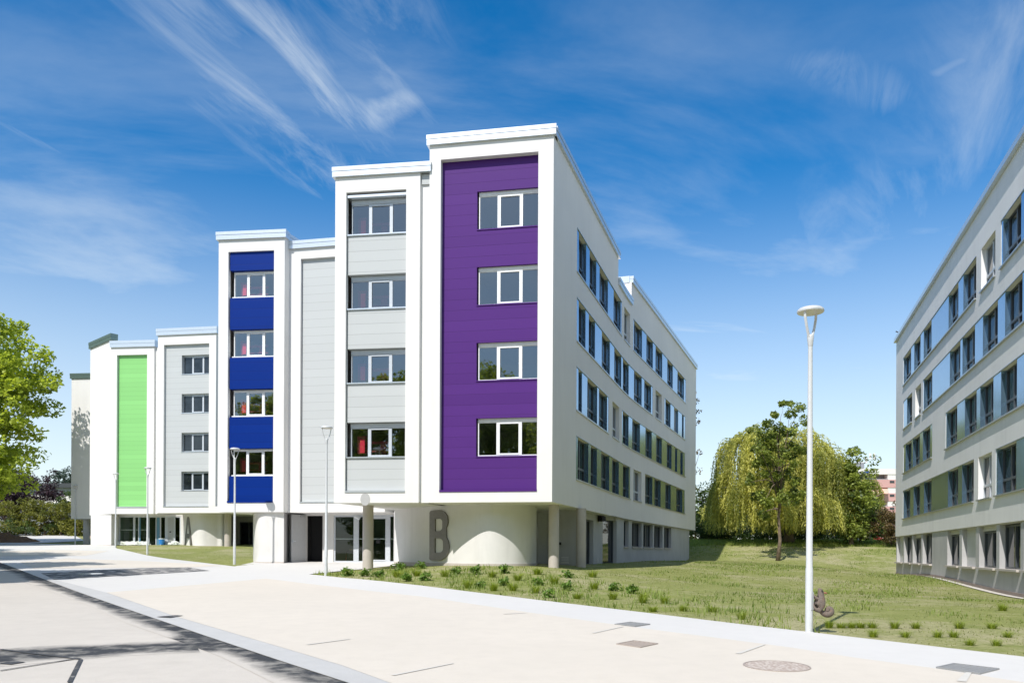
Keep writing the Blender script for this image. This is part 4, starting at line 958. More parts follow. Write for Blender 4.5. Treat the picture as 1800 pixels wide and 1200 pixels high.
# left background
bush('purple_plum_tree', 'tree', 'dark purple-leaved tree above the yellow-green hedge', 35, 868, 99, 5.0, 2.9, PURP, 190, 60, 71, .26, rad=.7, trunk=.2)
bush('purple_plum_tree', 'tree', 'low purple-leaved tree cut by the left edge', -20, 880, 97, 3.6, 2.6, PURP, 100, 60, 72, .26, rad=.7, trunk=.2)
bush('conifer', 'tree', 'blue-green conifer top behind the grey roof', 112, 846, 150, 2.8, 2.6, CONI, 60, 50, 74, .3, rad=.6)
for i, (x, y, w, h) in enumerate(((14, 912, 2.0, 1.9), (46, 910, 2.0, 2.0), (78, 908, 2.2, 2.0), (108, 912, 2.0, 1.8), (138, 916, 2.3, 1.9))):
    bush('hedge_shrub', 'shrub', 'yellow-green shrub in the hedge below the purple tree', x, y, 93, w, h+.4, HEDG, 60, 60, 80+i, .2, 'hedge shrubs along the far left', .5)
bush('shrub', 'shrub', 'deep green shrub behind the round column under the far wing', 128, 905, 96, 2.6, 2.6, DEEP, 80, 60, 90, .24, rad=.6)
bush('shrub', 'shrub', 'dark undergrowth below the hedge at the far left', 70, 930, 95, 6.5, 1.0, DEEP, 120, 50, 92, .22, rad=.5)

# --- far buildings
def boxpx(mb, x0, x1, y0, y1, Z, d, push=0):
    a, b = at(x0, y1, Z), at(x1, y0, Z); mb.prism([(a.x, Z+push), (b.x, Z+push), (b.x, Z+push+d), (a.x, Z+push+d)], a.z, b.z)
FW = simple('far_white_wall', (.72, .70, .68), .8); FP = simple('far_pink_wall', (.56, .33, .31), .8); FG = simple('far_grey', (.24, .25, .27), .7); FD = simple('far_dark_window', (.05, .055, .06), .3)
FB = simple('far_bluegrey_wall', (.26, .30, .36), .7)
Z = 130; p = at(60, 930, Z); lb = empty('low_building', (p.x, Z, g1(p.x, Z)), 'low grey and white building with a flat dark roof behind the hedge', 'building')
mb = MB(); boxpx(mb, -60, 160, 885, 990, Z, 12, .2); mb.build('lower_wall', FG, lb); mb = MB(); boxpx(mb, -60, 160, 870, 885, Z, 12); mb.build('white_band', FW, lb)
mb = MB(); boxpx(mb, -60, 160, 856, 870, Z, 12, .3); mb.build('upper_wall', FB, lb); mb = MB(); boxpx(mb, -62, 162, 849.5, 856, Z, 13, -.6); mb.build('roof', FD, lb)
Z = 150; p = at(1560, 960, Z); pk = empty('apartment_building', (p.x, Z, g1(p.x, Z)), 'pink and white apartment block with balconies beyond the trees', 'building')
mb = MB(); boxpx(mb, 1470, 1680, 825, 985, Z, 14, 1.6); mb.build('wall', FG, pk)
mb = MB(); boxpx(mb, 1505, 1680, 824, 833, Z, 16); mb.build('roof_parapet', FW, pk)
for y0, y1 in ((843, 856), (867, 880), (890, 903), (914, 927), (937, 952)):
    mb = MB(); boxpx(mb, 1480, 1680, y0, y1, Z, 1.5); o = mb.build('balcony', FP, pk); mb = MB(); boxpx(mb, 1480, 1561, y0-1.6, y0-1.1, Z, .1); mb.build('railing', LEDGE, o)
for y0, y1 in ((833, 843), (856, 867), (880, 890), (903, 914)):
    mb = MB(); boxpx(mb, 1561, 1575, y0, y1, Z, 1.4, .1); mb.build('white_panel', FW, pk)
    mb = MB(); boxpx(mb, 1564, 1572, y1+1.5, y1+5.5, Z, .1, -.05); mb.build('window', FD, pk)
    mb = MB(); boxpx(mb, 1528 if y0 != 880 else 1545, 1544 if y0 != 880 else 1557, y0, y1, Z, .1, 1.45); mb.build('balcony_door', FD if y0 == 880 else FB, pk)
m, nt_, b__ = nmat('striped_awning'); wv = N(nt_, 'ShaderNodeTexWave'); wv.inputs['Scale'].default_value = 1.6; L(nt_, pos(nt_), wv.inputs['Vector']); L(nt_, ramp(nt_, wv.outputs[0], [(.45, (.62,.25,.15)), (.55, (.75,.6,.5))]).outputs[0], b__.inputs['Base Color'])
mb = MB(); a, b = at(1526, 867, Z-1.0), at(1561, 867, Z-1.0); c, d = at(1561, 857, Z+.4), at(1526, 857, Z+.4); mb.quad(a, b, c, d); mb.quad((a.x,a.y,a.z-.05), (b.x,b.y,b.z-.05), c, d); mb.build('striped_awning', m, pk)
mb = MB(); a, b = at(1517, 831.5, Z-.8), at(1527, 829, Z-.8); mb.tube([a, b], .28, 8); mb.build('blue_awning', simple('blue_awning', (.03,.08,.35), .6), pk)
mb = MB(); boxpx(mb, 1496, 1516, 810, 826, Z, 6, 4); mb.build('penthouse', FW, pk)
for x0, x1, y in ((1519.5, 1526, 815), (1526.5, 1532.5, 808), (1533.5, 1540, 808)):
    mb = MB(); boxpx(mb, x0, x1, y, 826, Z, 1.2, 5); o = mb.build('chimney', FG, pk); mb = MB(); boxpx(mb, x0-.5, x1+.5, y-1.4, y, Z, 1.4, 4.9); mb.build('chimney_cap', FW, o); mb = MB(); q = at((x0+x1)/2, y-1.4, Z+5.5); mb.lathe([(.001,1.1),(.22,1.1),(.22,0)], (q.x, q.y, q.z), 10); mb.build('chimney_cowl', FW, o)
mb = MB(); q = at(1508, 810, Z+6); r_ = at(1508, 793, Z+6); mb.tube([q, r_], .05, 6)
for k in (.55, .75, .92): s_ = q.lerp(r_, k); mb.tube([s_-Vector((.6,0,0)), s_+Vector((.6,0,0))], .03, 5)
mb.build('aerial', LEDGE, pk)
# --- street lamps
def make_lamp(label):
    t = empty('street_lamp', (0,0,0), label, 'street lamp', 'white street lamps along the pavement')
    mb = MB(); mb.lathe([(.062,-.4),(.062,0),(.062,1.1),(.055,1.12),(.036,4.93),(.036,4.95)], n=20); mb.build('pole', LAMPM, t, smooth=True)
    mb = MB(); mb.lathe([(.075,-.1),(.075,.02),(.063,.03)], n=20); mb.build('base_collar', LAMPM, t); mb = MB(); mb.box((0,-.058,.55), .07, .014, .3); mb.build('hatch', LAMPM, t)
    mb = MB(); mb.lathe([(.036,4.88),(.040,4.89),(.058,5.06),(.052,5.085),(.001,5.085)], n=16); mb.build('socket', LAMPM, t, smooth=True)
    for s in (-1, 1):
        mb = MB(); pts = [(s*.03,0,5.0),(s*.06,0,5.08),(s*.115,0,5.22),(s*.155,0,5.36),(s*.165,0,5.46)]
        for (p, q) in zip(pts[:-1], pts[1:]):
            w = .020; e = .010
            mb.hexa([(p[0]-e,-w,p[2]),(p[0]+e,-w,p[2]),(p[0]+e,w,p[2]),(p[0]-e,w,p[2]),(q[0]-e,-w,q[2]),(q[0]+e,-w,q[2]),(q[0]+e,w,q[2]),(q[0]-e,w,q[2])])
        mb.build('arm', LAMPM, t)
    mb = MB(); mb.lathe([(.001,5.555),(.12,5.55),(.19,5.535),(.216,5.51),(.222,5.48),(.214,5.465)], n=32); hd = mb.build('lamp_head', LAMPM, t, smooth=True)
    mb = MB(); mb.lathe([(.214,5.465),(.165,5.461),(.001,5.459)], n=32); mb.build('lens', LENS, hd, smooth=True); return t
lampspec = (((1422,1112), 13.6, .65, 'tall white street lamp with a squirrel clinging to its pole'), ((573,1012), 29.5, .55, 'white street lamp before the open dark doorway and pale panel bay'),
            ((412,994), 38.1, .2, 'white street lamp casting its shadow on the blue bay'), ((259,975), 50.4, -.1, 'white street lamp in front of the right edge of the green panel'),
            ((203,963), 58.9, -.2, 'white street lamp in front of the left edge of the green panel'), ((132,957), 74, .1, 'shaded grey street lamp under the leaf-shadowed far wing'))
for i, (px_, Z, rz_, lab) in enumerate(lampspec):
    X, Y = xy(px_[0], Z, px_[1]); zz = at(px_[0], px_[1], Z).z
    if i == 0: lamp0 = make_lamp(lab); lamp0.location = (X, Y, zz); lamp0.rotation_euler = (0,0,rz_)
    else: copy_tree(lamp0, (X, Y, zz), rz_, 38.1/37.5 if i == 2 else None)['label'] = lab
p = at(1508.5, 940, 78); mb = MB(); o = empty('lamp_post', (p.x, p.y, g1(p.x, p.y)), 'pale post half hidden by the bushy tree on the far grass', 'lamp post')
mb.lathe([(.07,-.3),(.05,3.6)], (p.x, p.y, g1(p.x,p.y)), 12); mb.build('pole', LAMPM, o); mb = MB(); mb.lathe([(.001,3.75),(.2,3.7),(.21,3.6),(.001,3.58)], (p.x, p.y, g1(p.x,p.y)), 14); mb.build('lamp_head', LAMPM, o)
p = at(1531, 948, 76); mb = MB(); mb.lathe([(.035,-.3),(.035,2.0),(.001,2.03)], (p.x, p.y, g1(p.x,p.y)), 8); tag(mb.build('fence_post', simple('green_paint', (.02,.10,.07), .5)), 'thin dark green post on the far grass left of the reddish shrub', 'post')
# --- signs and fittings on the walls
def letter(label, path, t0, t1, z0, z1, outer, holes, d=-.05, th=.055):
    """raised metal letter on the chord of a curved wall"""
    a, b = path.pt(t0, 0, 0), path.pt(t1, 0, 0); u = (b-a).normalized(); n = Vector((u.y, -u.x, 0)); W = (b-a).length
    if n.y > 0: n = -n
    cu = bpy.data.curves.new('letter', 'CURVE'); cu.dimensions = '2D'; cu.fill_mode = 'BOTH'; cu.extrude = th/2; cu.bevel_depth = .004
    for ring in [outer]+holes:
        sp = cu.splines.new('POLY'); sp.points.add(len(ring)-1); sp.use_cyclic_u = True
        for p, q in zip(sp.points, ring): p.co = (q[0]*W, q[1]*(z1-z0), 0, 1)
    tmp = bpy.data.objects.new('tmp', cu); me = bpy.data.meshes.new_from_object(tmp); bpy.data.objects.remove(tmp); me.materials.clear(); me.materials.append(GREYMET)
    o = bpy.data.objects.new('building_letter', me); COL.objects.link(o)
    m = Matrix((u, Vector((0,0,1)), n)).transposed().to_4x4(); q = a+n*(-d); m.translation = Vector((q.x, q.y, z0)); o.matrix_world = m
    return tag(o, label, 'letter sign')
def arc(cx, cy, rx, ry, a0, a1, n=9): return [(cx+rx*math.cos(math.radians(a0+(a1-a0)*i/n)), cy+ry*math.sin(math.radians(a0+(a1-a0)*i/n))) for i in range(n+1)]
Bout = [(.06,.0), (.0,.02), (.0,.97), (.06,1.0)] + arc(.50,.78,.44,.22,90,-38) + arc(.50,.27,.50,.27,42,-90)
letter('tall grey metal letter B on the curved concrete wall', bwall, bwall.solve(757.5, 940), bwall.solve(791.5, 940), E(-.36), E(1.77), Bout,
       [[(.28,.585), (.28,.83)]+arc(.50,.76,.17,.075,90,0)+arc(.50,.655,.17,.07,0,-90), [(.28,.15), (.28,.44)]+arc(.50,.36,.21,.08,90,0)+arc(.50,.23,.21,.08,0,-90)])
t0, t1 = awall.solve(325.6, 930), awall.solve(338.5, 930)
letter('tall grey metal letter A on the farther curved concrete wall', awall, t0, t1, E(.45), E(2.68), [(0,0),(.24,0),(.30,.24),(.70,.24),(.76,0),(1,0),(.64,.96),(.58,1),(.42,1),(.36,.96)], [[(.35,.40),(.5,.82),(.65,.40)]])
def wallthing(name, label, cat, pos_, parts):
    t = empty(name, pos_, label, cat)
    for nm, mb, mat in parts: mb.build(nm, mat, t)
    return t
q = low.pt(low.solve(1051, 911), low.z(1051, 911), -.16); m1, m2, m3 = MB(), MB(), MB(); m1.box(q, .26, .34, .30, .3); m2.box(q+Vector((.10,-.25,-.02)), .2, .16, .24, .3); m3.tube([q, low.pt(low.solve(1051, 911), q.z, .02)], .03)
wallthing('floodlight', 'black floodlight on the lower side wall above the glazed door', 'floodlight', q, [('housing', m1, BLACK), ('lens', m2, BLACK), ('bracket', m3, BLACK)])
q = low.pt(low.solve(1080.5, 909), low.z(1080.5, 909), -.06); m1, m2 = MB(), MB(); m1.box(q+Vector((0,0,.1)), .1, .12, .2); m2.box(q-Vector((0,0,.1)), .09, .1, .16)
wallthing('wall_light', 'small wall light under the step in the side soffit', 'wall light', q, [('body', m1, DFRAME), ('diffuser', m2, LENS)])
q = ent.pt(ent.solve(631, 910), ent.z(631, 910), -.2); m1, m2 = MB(), MB(); m1.tube([q+Vector((-.14,.02,.06)), q+Vector((.13,-.02,-.05))], .07, 12); m2.tube([q, ent.pt(ent.solve(634, 910), q.z+.06, .05)], .025)
wallthing('security_camera', 'small white security camera beside the round column at the entrance', 'camera', q, [('housing', m1, COPING), ('bracket', m2, COPING)])
p = side.pt(side.solve(1150, 545), E(16.45), .3); mb = MB(); mb.tube([p, p+Vector((0,0,.35)), p+Vector((-.15,0,.55)), p+Vector((-.3,0,.5))], .045, 7); tag(mb.build('roof_vent', DFRAME), 'small bent vent pipe on the roof edge of the side wing', 'vent pipe')
p = rb.pt(.3, ZC1+.2, .15); mb = MB(); mb.tube([p, p+Vector((0,0,.4)), p+Vector((-.25,0,.5))], .05, 7); tag(mb.build('roof_bracket', DFRAME), 'small dark bracket on the roof corner of the right building', 'bracket')
# --- loose things at the entrances
zf = EZ+.07; q = ent.pt(ent.solve(605, 980), zf, .75); m1, m2, m3 = MB(), MB(), MB(); m1.lathe([(.001,0),(.19,0),(.235,.50)], (q.x,q.y,zf), 18); m2.lathe([(.245,.48),(.25,.54),(.20,.58),(.001,.6)], (q.x,q.y,zf), 18); m3.box((q.x+.05,q.y,zf+.64), .2, .15, .1)
BINM = simple('bin_plastic', (.025,.035,.035), .4)
wallthing('waste_bin', 'dark round waste bin behind the entrance glass', 'bin', (q.x,q.y,zf), [('tub', m1, BINM), ('lid', m2, BINM)]); tag(m3.build('cardboard_box', simple('cardboard', (.35,.24,.13), .8)), 'small cardboard box lying on the dark waste bin', 'box')
q = ent.pt(ent.solve(596, 980), zf, .9); m1, m2 = MB(), MB(); m1.lathe([(.12,.02),(.03,.5),(.001,.5)], (q.x,q.y,zf), 14); m2.box((q.x,q.y,zf+.015), .32, .32, .03); wallthing('traffic_cone', 'small red traffic cone beside the waste bin behind the glass', 'cone', (q.x,q.y,zf), [('cone', m1, simple('cone_red', (.5,.06,.03), .5)), ('base', m2, BLACK)])
q = ea.pt(ea.solve(288.3, 955), E(.4), -.35); gzz = g1(q.x, q.y)+.05; m1, m2 = MB(), MB(); m1.lathe([(.001,0),(.19,0),(.23,.5)], (q.x,q.y,gzz), 16); m2.lathe([(.24,.42),(.245,.5),(.22,.5)], (q.x,q.y,gzz), 16)
wallthing('bucket', 'bright blue bucket before the farther glazed entrance', 'bucket', (q.x,q.y,gzz), [('tub', m1, simple('blue_plastic', (.03,.22,.62), .4)), ('rim', m2, simple('white_plastic', (.6,.68,.75), .4))])
for x, w, lab in ((222, 1.0, 'crumpled white plastic sheet lying at the glazed entrance'), (249, .8, 'crumpled pale plastic sheet lying inside the open entrance'), (310, .4, 'small white rubbish bag at the foot of the farther concrete wall')):
    q = ea.pt(ea.solve(x, 955), 0, -.3); gzz = g1(q.x, q.y)+.03; bm = bmesh.new(); bmesh.ops.create_icosphere(bm, subdivisions=4, radius=1); r_ = random.Random(int(x)); ph = [r_.uniform(0,6) for _ in range(6)]
    for v in bm.verts:
        c = v.co; f = 1+.3*math.sin(c.x*5+ph[0])*math.sin(c.y*6+ph[1])+.15*math.sin(c.x*11+c.y*9+ph[2]); v.co = Vector((c.x*w*f, c.y*.28*f, max(0, c.z)*.26*f))
    me = bpy.data.meshes.new('plastic_sheet'); bm.to_mesh(me); bm.free(); me.materials.append(simple('plastic_film', (.66,.70,.66), .35)); o = addmesh('plastic_sheet', me); o.location = (q.x, q.y, gzz); tag(o, lab, 'plastic sheet')
# --- drain covers
def grate(label, corners, mat, nu=6, nv=5, off=.045):
    c = [G(*k) for k in corners]; mid = sum(c, Vector())/4; t = empty('drain_grate', mid, label, 'drain cover')
    def P(u, v, h): q = c[0]*(1-u)*(1-v)+c[1]*u*(1-v)+c[2]*u*v+c[3]*(1-u)*v; q = q.copy(); q.z += h; return q
    fr, br, bk = MB(), MB(), MB()
    def slab(mb, u0, u1, v0, v1, h0, h1): mb.hexa([P(u0,v0,h0), P(u1,v0,h0), P(u1,v1,h0), P(u0,v1,h0), P(u0,v0,h1), P(u1,v0,h1), P(u1,v1,h1), P(u0,v1,h1)])
    w = .05
    for a in ((0,1,0,w), (0,1,1-w,1), (0,w,w,1-w), (1-w,1,w,1-w)): slab(fr, *a, off-.03, off+.006)
    for i in range(1, nu): u = w+(1-2*w)*i/nu; slab(br, u-.032, u+.032, w, 1-w, off-.02, off+.002)
    for i in range(1, nv): v = w+(1-2*w)*i/nv; slab(br, w, 1-w, v-.032, v+.032, off-.021, off)
    slab(bk, w, 1-w, w, 1-w, off-.04, off-.016)
    fr.build('rim', mat, t); br.build('bars', mat, t); bk.build('pit', simple('drain_dust', (.13,.125,.12), .9), t)
IRON = simple('dusty_iron', (.33,.33,.33), .6, .3); IRONW = simple('rusty_iron', (.40,.34,.30), .7, .2)
grate('grey drain grate in the white pavement band', ((1080,1100.5),(1108,1096.6),(1143,1100.3),(1116,1104.5)), IRON)
grate('dusty drain grate in the beige forecourt', ((1083,1136),(1114,1130),(1157,1135.5),(1126,1142.5)), IRONW)
grate('wide grey drain cover near the lower right corner', ((1645,1178),(1676,1171),(1757,1180.5),(1722,1189.5)), IRON, 8, 6)
c = G(1365, 1175)-Vector((0,0,.022)); n = gnormal(c.x, c.y); rr_ = 57/1400*c.y; t = empty('manhole_cover', c, 'round beige manhole cover with a rusty rim', 'manhole cover')
rot = n.to_track_quat('Z', 'Y').to_matrix().to_4x4()
def onground(mb, nm, mat, h=.06):
    o = mb.build(nm, mat, t); o.matrix_parent_inverse = Matrix.Identity(4); o.matrix_basis = rot; return o
mb = MB(); mb.lathe([(rr_,.05),(rr_,.066),(rr_-.022,.066),(rr_-.022,.05)], n=48); onground(mb, 'rim', IRONW)
m_, nt_, b__ = nmat('manhole_iron'); vo = N(nt_, 'ShaderNodeTexVoronoi'); vo.inputs['Scale'].default_value = 24; L(nt_, pos(nt_), vo.inputs['Vector']); L(nt_, ramp(nt_, vo.outputs['Distance'], [(.2, (.62,.56,.50)), (.6, (.40,.32,.27))]).outputs[0], b__.inputs['Base Color']); b__.inputs['Roughness'].default_value = .7; bump(nt_, b__, vo.outputs['Distance'], .6, .01)
mb = MB(); mb.lathe([(.001,.062),(rr_-.024,.062),(rr_-.024,.05)], n=48); onground(mb, 'lid', m_)
c = G(160, 1010.3)-Vector((0,0,.02)); n = gnormal(c.x, c.y); rot = n.to_track_quat('Z', 'Y').to_matrix().to_4x4(); t = empty('cover_plate', c, 'shiny blue-tinted cover plate in the dark asphalt patch', 'cover plate')
mb = MB(); mb.lathe([(.001,.075),(.42,.075),(.42,.05)], n=40); onground(mb, 'plate', simple('shiny_plate', (.45,.65,.9), .12, .9)); mb = MB(); mb.lathe([(.46,.05),(.46,.078),(.425,.078)], n=40); onground(mb, 'rim', IRON)
# --- planted bed
def blades(n, rad, h, wid, seed, lean=.6):
    r = random.Random(seed); vs = []; fs = []
    for _ in range(n):
        a = r.uniform(0, 6.283); d = rad*r.uniform(0, .45); L_ = h*r.uniform(.6, 1.15); ln = r.uniform(.1, lean); b = Vector((math.cos(a)*d, math.sin(a)*d, 0)); dr = Vector((math.cos(a), math.sin(a), 0)); sd = Vector((-dr.y, dr.x, 0))*wid*r.uniform(.6, 1.2)
        m = b+dr*ln*L_*.35+Vector((0,0,L_*.6)); e = b+dr*ln*L_+Vector((0,0,L_*r.uniform(.8,1))); k = len(vs)
        vs += [b-sd, b+sd, m+sd*.7, m-sd*.7, e]; fs += [(k,k+1,k+2,k+3), (k+3,k+2,k+4)]
    return vs, fs
def facetint(me, seed, lo=0, hi=1):
    r = np.random.default_rng(seed); a = me.attributes.new('tint', 'FLOAT', 'FACE'); a.data.foreach_set('value', r.uniform(lo, hi, len(me.polygons)).astype(np.float32))
TUFT = leafmat('tuft_blade', (.10, .15, .012), (.34, .42, .03), .3); LEAFY = leafmat('leafy_plant', (.06, .12, .02), (.22, .36, .05), .3)
WEED = leafmat('weed_blade', (.13, .20, .035), (.33, .40, .09), .45); LAWNB = leafmat('lawn_blade', (.18, .215, .06), (.36, .37, .14), .4)
tm = []
for k in range(3):
    vs, fs = blades(170, .20, .27, .006, 100+k, 1.15); me = bpy.data.meshes.new('grass_tuft'); me.from_pydata(vs, [], fs); me.materials.append(TUFT); facetint(me, k); tm.append(me)
lm = []
for k in range(3):
    cs = crown_pts(16, (0,0,.13), .16, .16, .12, 200+k, .3, .3); P, ti = clusters(cs, 14, .07, 210+k); P[:,2] = np.abs(P[:,2]); lm.append(leafmesh('leafy_plant', P, .075, LEAFY, ti, seed=220+k, up=.5))
dk = [(610,1012),(642,1012.5),(668,1014),(702,1004),(740,999),(715,1021),(748,1020),(800,1008.5),(837,1009),(887,1007),(843,1033),(887,1029),(945,1028),(998,1015),(998,1037),(965,1050),(1078,1038),(1110,1043),(1111,1043)]
br = [(698,1014),(733,1012),(782,1013),(865,1014),(910,1020),(823,1033.5),(868,1038),(902,1038),(945,1009),(975,1026),(942,1042),(1042,1014),(1045,1035),(1015,1052),(1078,1053),(1130,1055),(1130,1059),(1168,1060),(1148,1074.5),(1201,1073.5),(1253,1075),(1304,1088),
      (1457,1103),(1478,1103),(1497,1103),(1513,1103),(1534,1103),(1535,1119),(1572,1104),(1610,1104),(1591,1119.5),(1648,1119.5),(1677,1119.5),(1705,1133.5),(1686,1104),(1743,1104),(1752,1134),(1771,1119.5),(1762,1073)]
rr = random.Random(3)
def plantat(nm, me, p, sc, lab, cat, grp):
    o = bpy.data.objects.new(nm, me); COL.objects.link(o); o.location = (p.x, p.y, p.z-.03); o.rotation_euler = (0, 0, rr.uniform(0, 6)); o.scale = (sc, sc, sc*rr.uniform(.85, 1.1)); tag(o, lab, cat, grp)
for i, (x, y) in enumerate(dk):
    p = G(x, y); plantat('leafy_plant', lm[i % 3], p, .046*p.y, 'small dark green leafy plant in the planted bed before the letter B', 'plant', 'leafy plants in the bed')
for i, (x, y) in enumerate(br):
    p = G(x, y); far = x < 1420; plantat('grass_tuft', tm[i % 3], p, .046*p.y, 'bright green grass tuft in the planted bed before the purple bay' if far else 'bright green grass tuft beside the pavement right of the tall lamp', 'grass tuft', 'grass tufts in the planted bed' if far else 'grass tufts right of the lamp')
# --- low grass and weeds
BLD = [[tuple(p) for p in [C0]+[Vector(q) for q in Xs]+[e1, PL+BACK*14, PL]], ]
def inpoly(X, Y, poly):
    inside = np.zeros(len(X), bool); j = len(poly)-1
    for i in range(len(poly)):
        xi, yi = poly[i]; xj, yj = poly[j]
        c = ((yi > Y) != (yj > Y)) & (X < (xj-xi)*(Y-yi)/(yj-yi+1e-12)+xi); inside ^= c; j = i
    return inside
def bladefield(name, X, Y, h, wid, mat, seed, tint=None):
    r = np.random.default_rng(seed); n = len(X); Zv = gz(X, Y); a = r.uniform(0, 6.283, n); ln = r.uniform(.1, .9, n)*h; hh = h*r.uniform(.5, 1.2, n); w = wid*r.uniform(.6, 1.3, n)
    b = np.stack([X, Y, Zv-.01], -1); s = np.stack([-np.sin(a), np.cos(a), 0*a], -1)*w[:,None]; t = b+np.stack([np.cos(a)*ln, np.sin(a)*ln, hh], -1)
    V = np.stack([b-s, b+s, t], 1).reshape(-1,3); me = bpy.data.meshes.new(name); me.vertices.add(n*3); me.vertices.foreach_set('co', V.ravel()); me.loops.add(n*3); me.loops.foreach_set('vertex_index', np.arange(n*3)); me.polygons.add(n); me.polygons.foreach_set('loop_start', np.arange(n)*3); me.update(calc_edges=True)
    at2 = me.attributes.new('tint', 'FLOAT', 'FACE'); at2.data.foreach_set('value', (r.uniform(0,1,n) if tint is None else np.clip(tint, 0, 1)).astype(np.float32)); me.materials.append(mat); return addmesh(name, me)
lawn_poly = edge+[(28, -2), tuple(CR), tuple(CL), (34, 70), (14, 76), (15.2, 68.5), (11, 58), (7.2, 48), (5.4, 44), (3.1, 37), (2.7, 36.4), (1.7, 33.2), (-.5, 32.0), (-2.8, 33), (-5, 36)]
def scatter(n, poly, x0, x1, y0, y1, seed, pw=1.0):
    r = np.random.default_rng(seed); X = r.uniform(x0, x1, n); Y = y0+(y1-y0)*r.uniform(0, 1, n)**pw; k = inpoly(X, Y, poly); return X[k], Y[k]
def vnoise(X, Y, s, seed):
    r = np.random.default_rng(seed); o = 0
    for k in range(6):
        a = r.uniform(0, 6.283); f = s*r.uniform(.6, 1.8); o = o+np.sin((X*math.cos(a)+Y*math.sin(a))*f+r.uniform(0, 6.283))
    return o/6**.5
X, Y = scatter(130000, lawn_poly, -6, 30, 5, 72, 5, 1.5); v = vnoise(X, Y, 1.1, 8)+.8*vnoise(X, Y, 3.3, 9); k = v > -.5+rng.normal(size=len(X))*.5; X, Y, v = X[k], Y[k], v[k]
tag(bladefield('grass', X, Y, .045, .006+.0004*Y, LAWNB, 6, .5+.2*vnoise(X, Y, .8, 4)+rng.normal(size=len(X))*.15), kind='stuff')
X, Y = scatter(110000, lawn_poly, -6, 34, 15, 76, 15, 1.2); v = vnoise(X, Y, .55, 18)+.7*vnoise(X, Y, 1.9, 19)+np.where(Y > 67, 1.5, 0)+np.where((Y > 20) & (Y < 50) & (X > .25*Y-1), .55, -.5); k = v > .75+rng.normal(size=len(X))*.3; X, Y = X[k], Y[k]
tag(bladefield('weeds', X, Y, .10, .006+.0004*Y, WEED, 16, .45+.25*vnoise(X, Y, .7, 14)+rng.normal(size=len(X))*.2), kind='stuff')
bed = [tuple(p) for p in (edge[0], edge[1], edge[2], edge[3], edge[4], edge[5], edge[6])]+[(6.5, 17), (3, 27), (.5, 31), (-3, 31.5), (-5, 33)]
X, Y = scatter(26000, bed, -8, 8, 11, 35, 35); v = vnoise(X, Y, 2.6, 38)+.6*vnoise(X, Y, 6, 39); k = v > .35; X, Y = X[k], Y[k]
tag(bladefield('bed_sprouts', X, Y, .19, .008+.0003*Y, WEED, 36, .4+.25*vnoise(X, Y, .9, 34)+rng.normal(size=len(X))*.2), kind='stuff')
r_ = np.random.default_rng(77); X = r_.uniform(14, 40, 26000); Y = r_.uniform(72, 80, 26000); tag(bladefield('tall_weeds', X, Y, .26, .02, WEED, 17, .6+.25*vnoise(X, Y, .6, 3)+rng.normal(size=len(X))*.2), kind='stuff')
la = Gxy([(205,964), (240,972), (300,983), (370,991), (412,996)])+[xy(446,42), xy(440,60), xy(205,63)]; X, Y = scatter(60000, la, -34, -11, 36, 64, 25)
gr = bladefield('lawn_grass', X, Y, .06, .022, LAWNB, 26, .35+.2*vnoise(X, Y, .8, 4)+rng.normal(size=len(X))*.15); gr['kind'] = 'stuff'
# soil heap at the far left
p = at(10, 957, 78); bm = bmesh.new(); bmesh.ops.create_grid(bm, x_segments=40, y_segments=24, size=1)
for v_ in bm.verts:
    d = max(0, 1-(v_.co.x**2+v_.co.y**2)); X_, Y_ = p.x-1.2+v_.co.x*4.6, p.y+v_.co.y*3; v_.co = Vector((X_, Y_, g1(X_, Y_)-.05+d*.85*(1+.25*math.sin(X_*2.3)*math.sin(Y_*3.1)+.12*math.sin(X_*7+Y_*5))))
me = bpy.data.meshes.new('soil_heap'); bm.to_mesh(me); bm.free(); me.materials.append(SOILM); tag(addmesh('soil_heap', me), 'low brown soil heap beside the path under the plane tree', 'soil heap')
# --- red car far behind the weeds
p = at(1524, 940, 100); zg_ = g1(p.x, p.y); car = empty('parked_car', (p.x, p.y, zg_), 'red car half hidden by weeds far behind the willow', 'car')
CARM = simple('red_car_paint', (.35,.02,.03), .3); mb = MB(); q = [(-2,.35),(-2,.8),(-1.7,.92),(-1.1,.95),(-.6,1.42),(.7,1.45),(1.3,.98),(1.9,.85),(2.05,.6),(2.05,.35)]
n = len(q); mb.add([(p.x+a, p.y-.8, zg_+b) for a, b in q]+[(p.x+a, p.y+.8, zg_+b) for a, b in q], [tuple(range(n-1,-1,-1)), tuple(range(n,2*n))]+[(i,(i+1)%n,n+(i+1)%n,n+i) for i in range(n)]); mb.build('body', CARM, car)
mb = MB(); mb.add([(p.x+a, p.y-.81, zg_+b) for a, b in ((-.95,1.0),(-.5,1.36),(.62,1.38),(1.1,1.0))], [(0,1,2,3)]); mb.build('window', FD, car)
for s in (-1.25, 1.3): mb = MB(); mb.tube([(p.x+s, p.y-.82, zg_+.32), (p.x+s, p.y-.6, zg_+.32)], .32, 14); mb.build('wheel', BLACK, car)
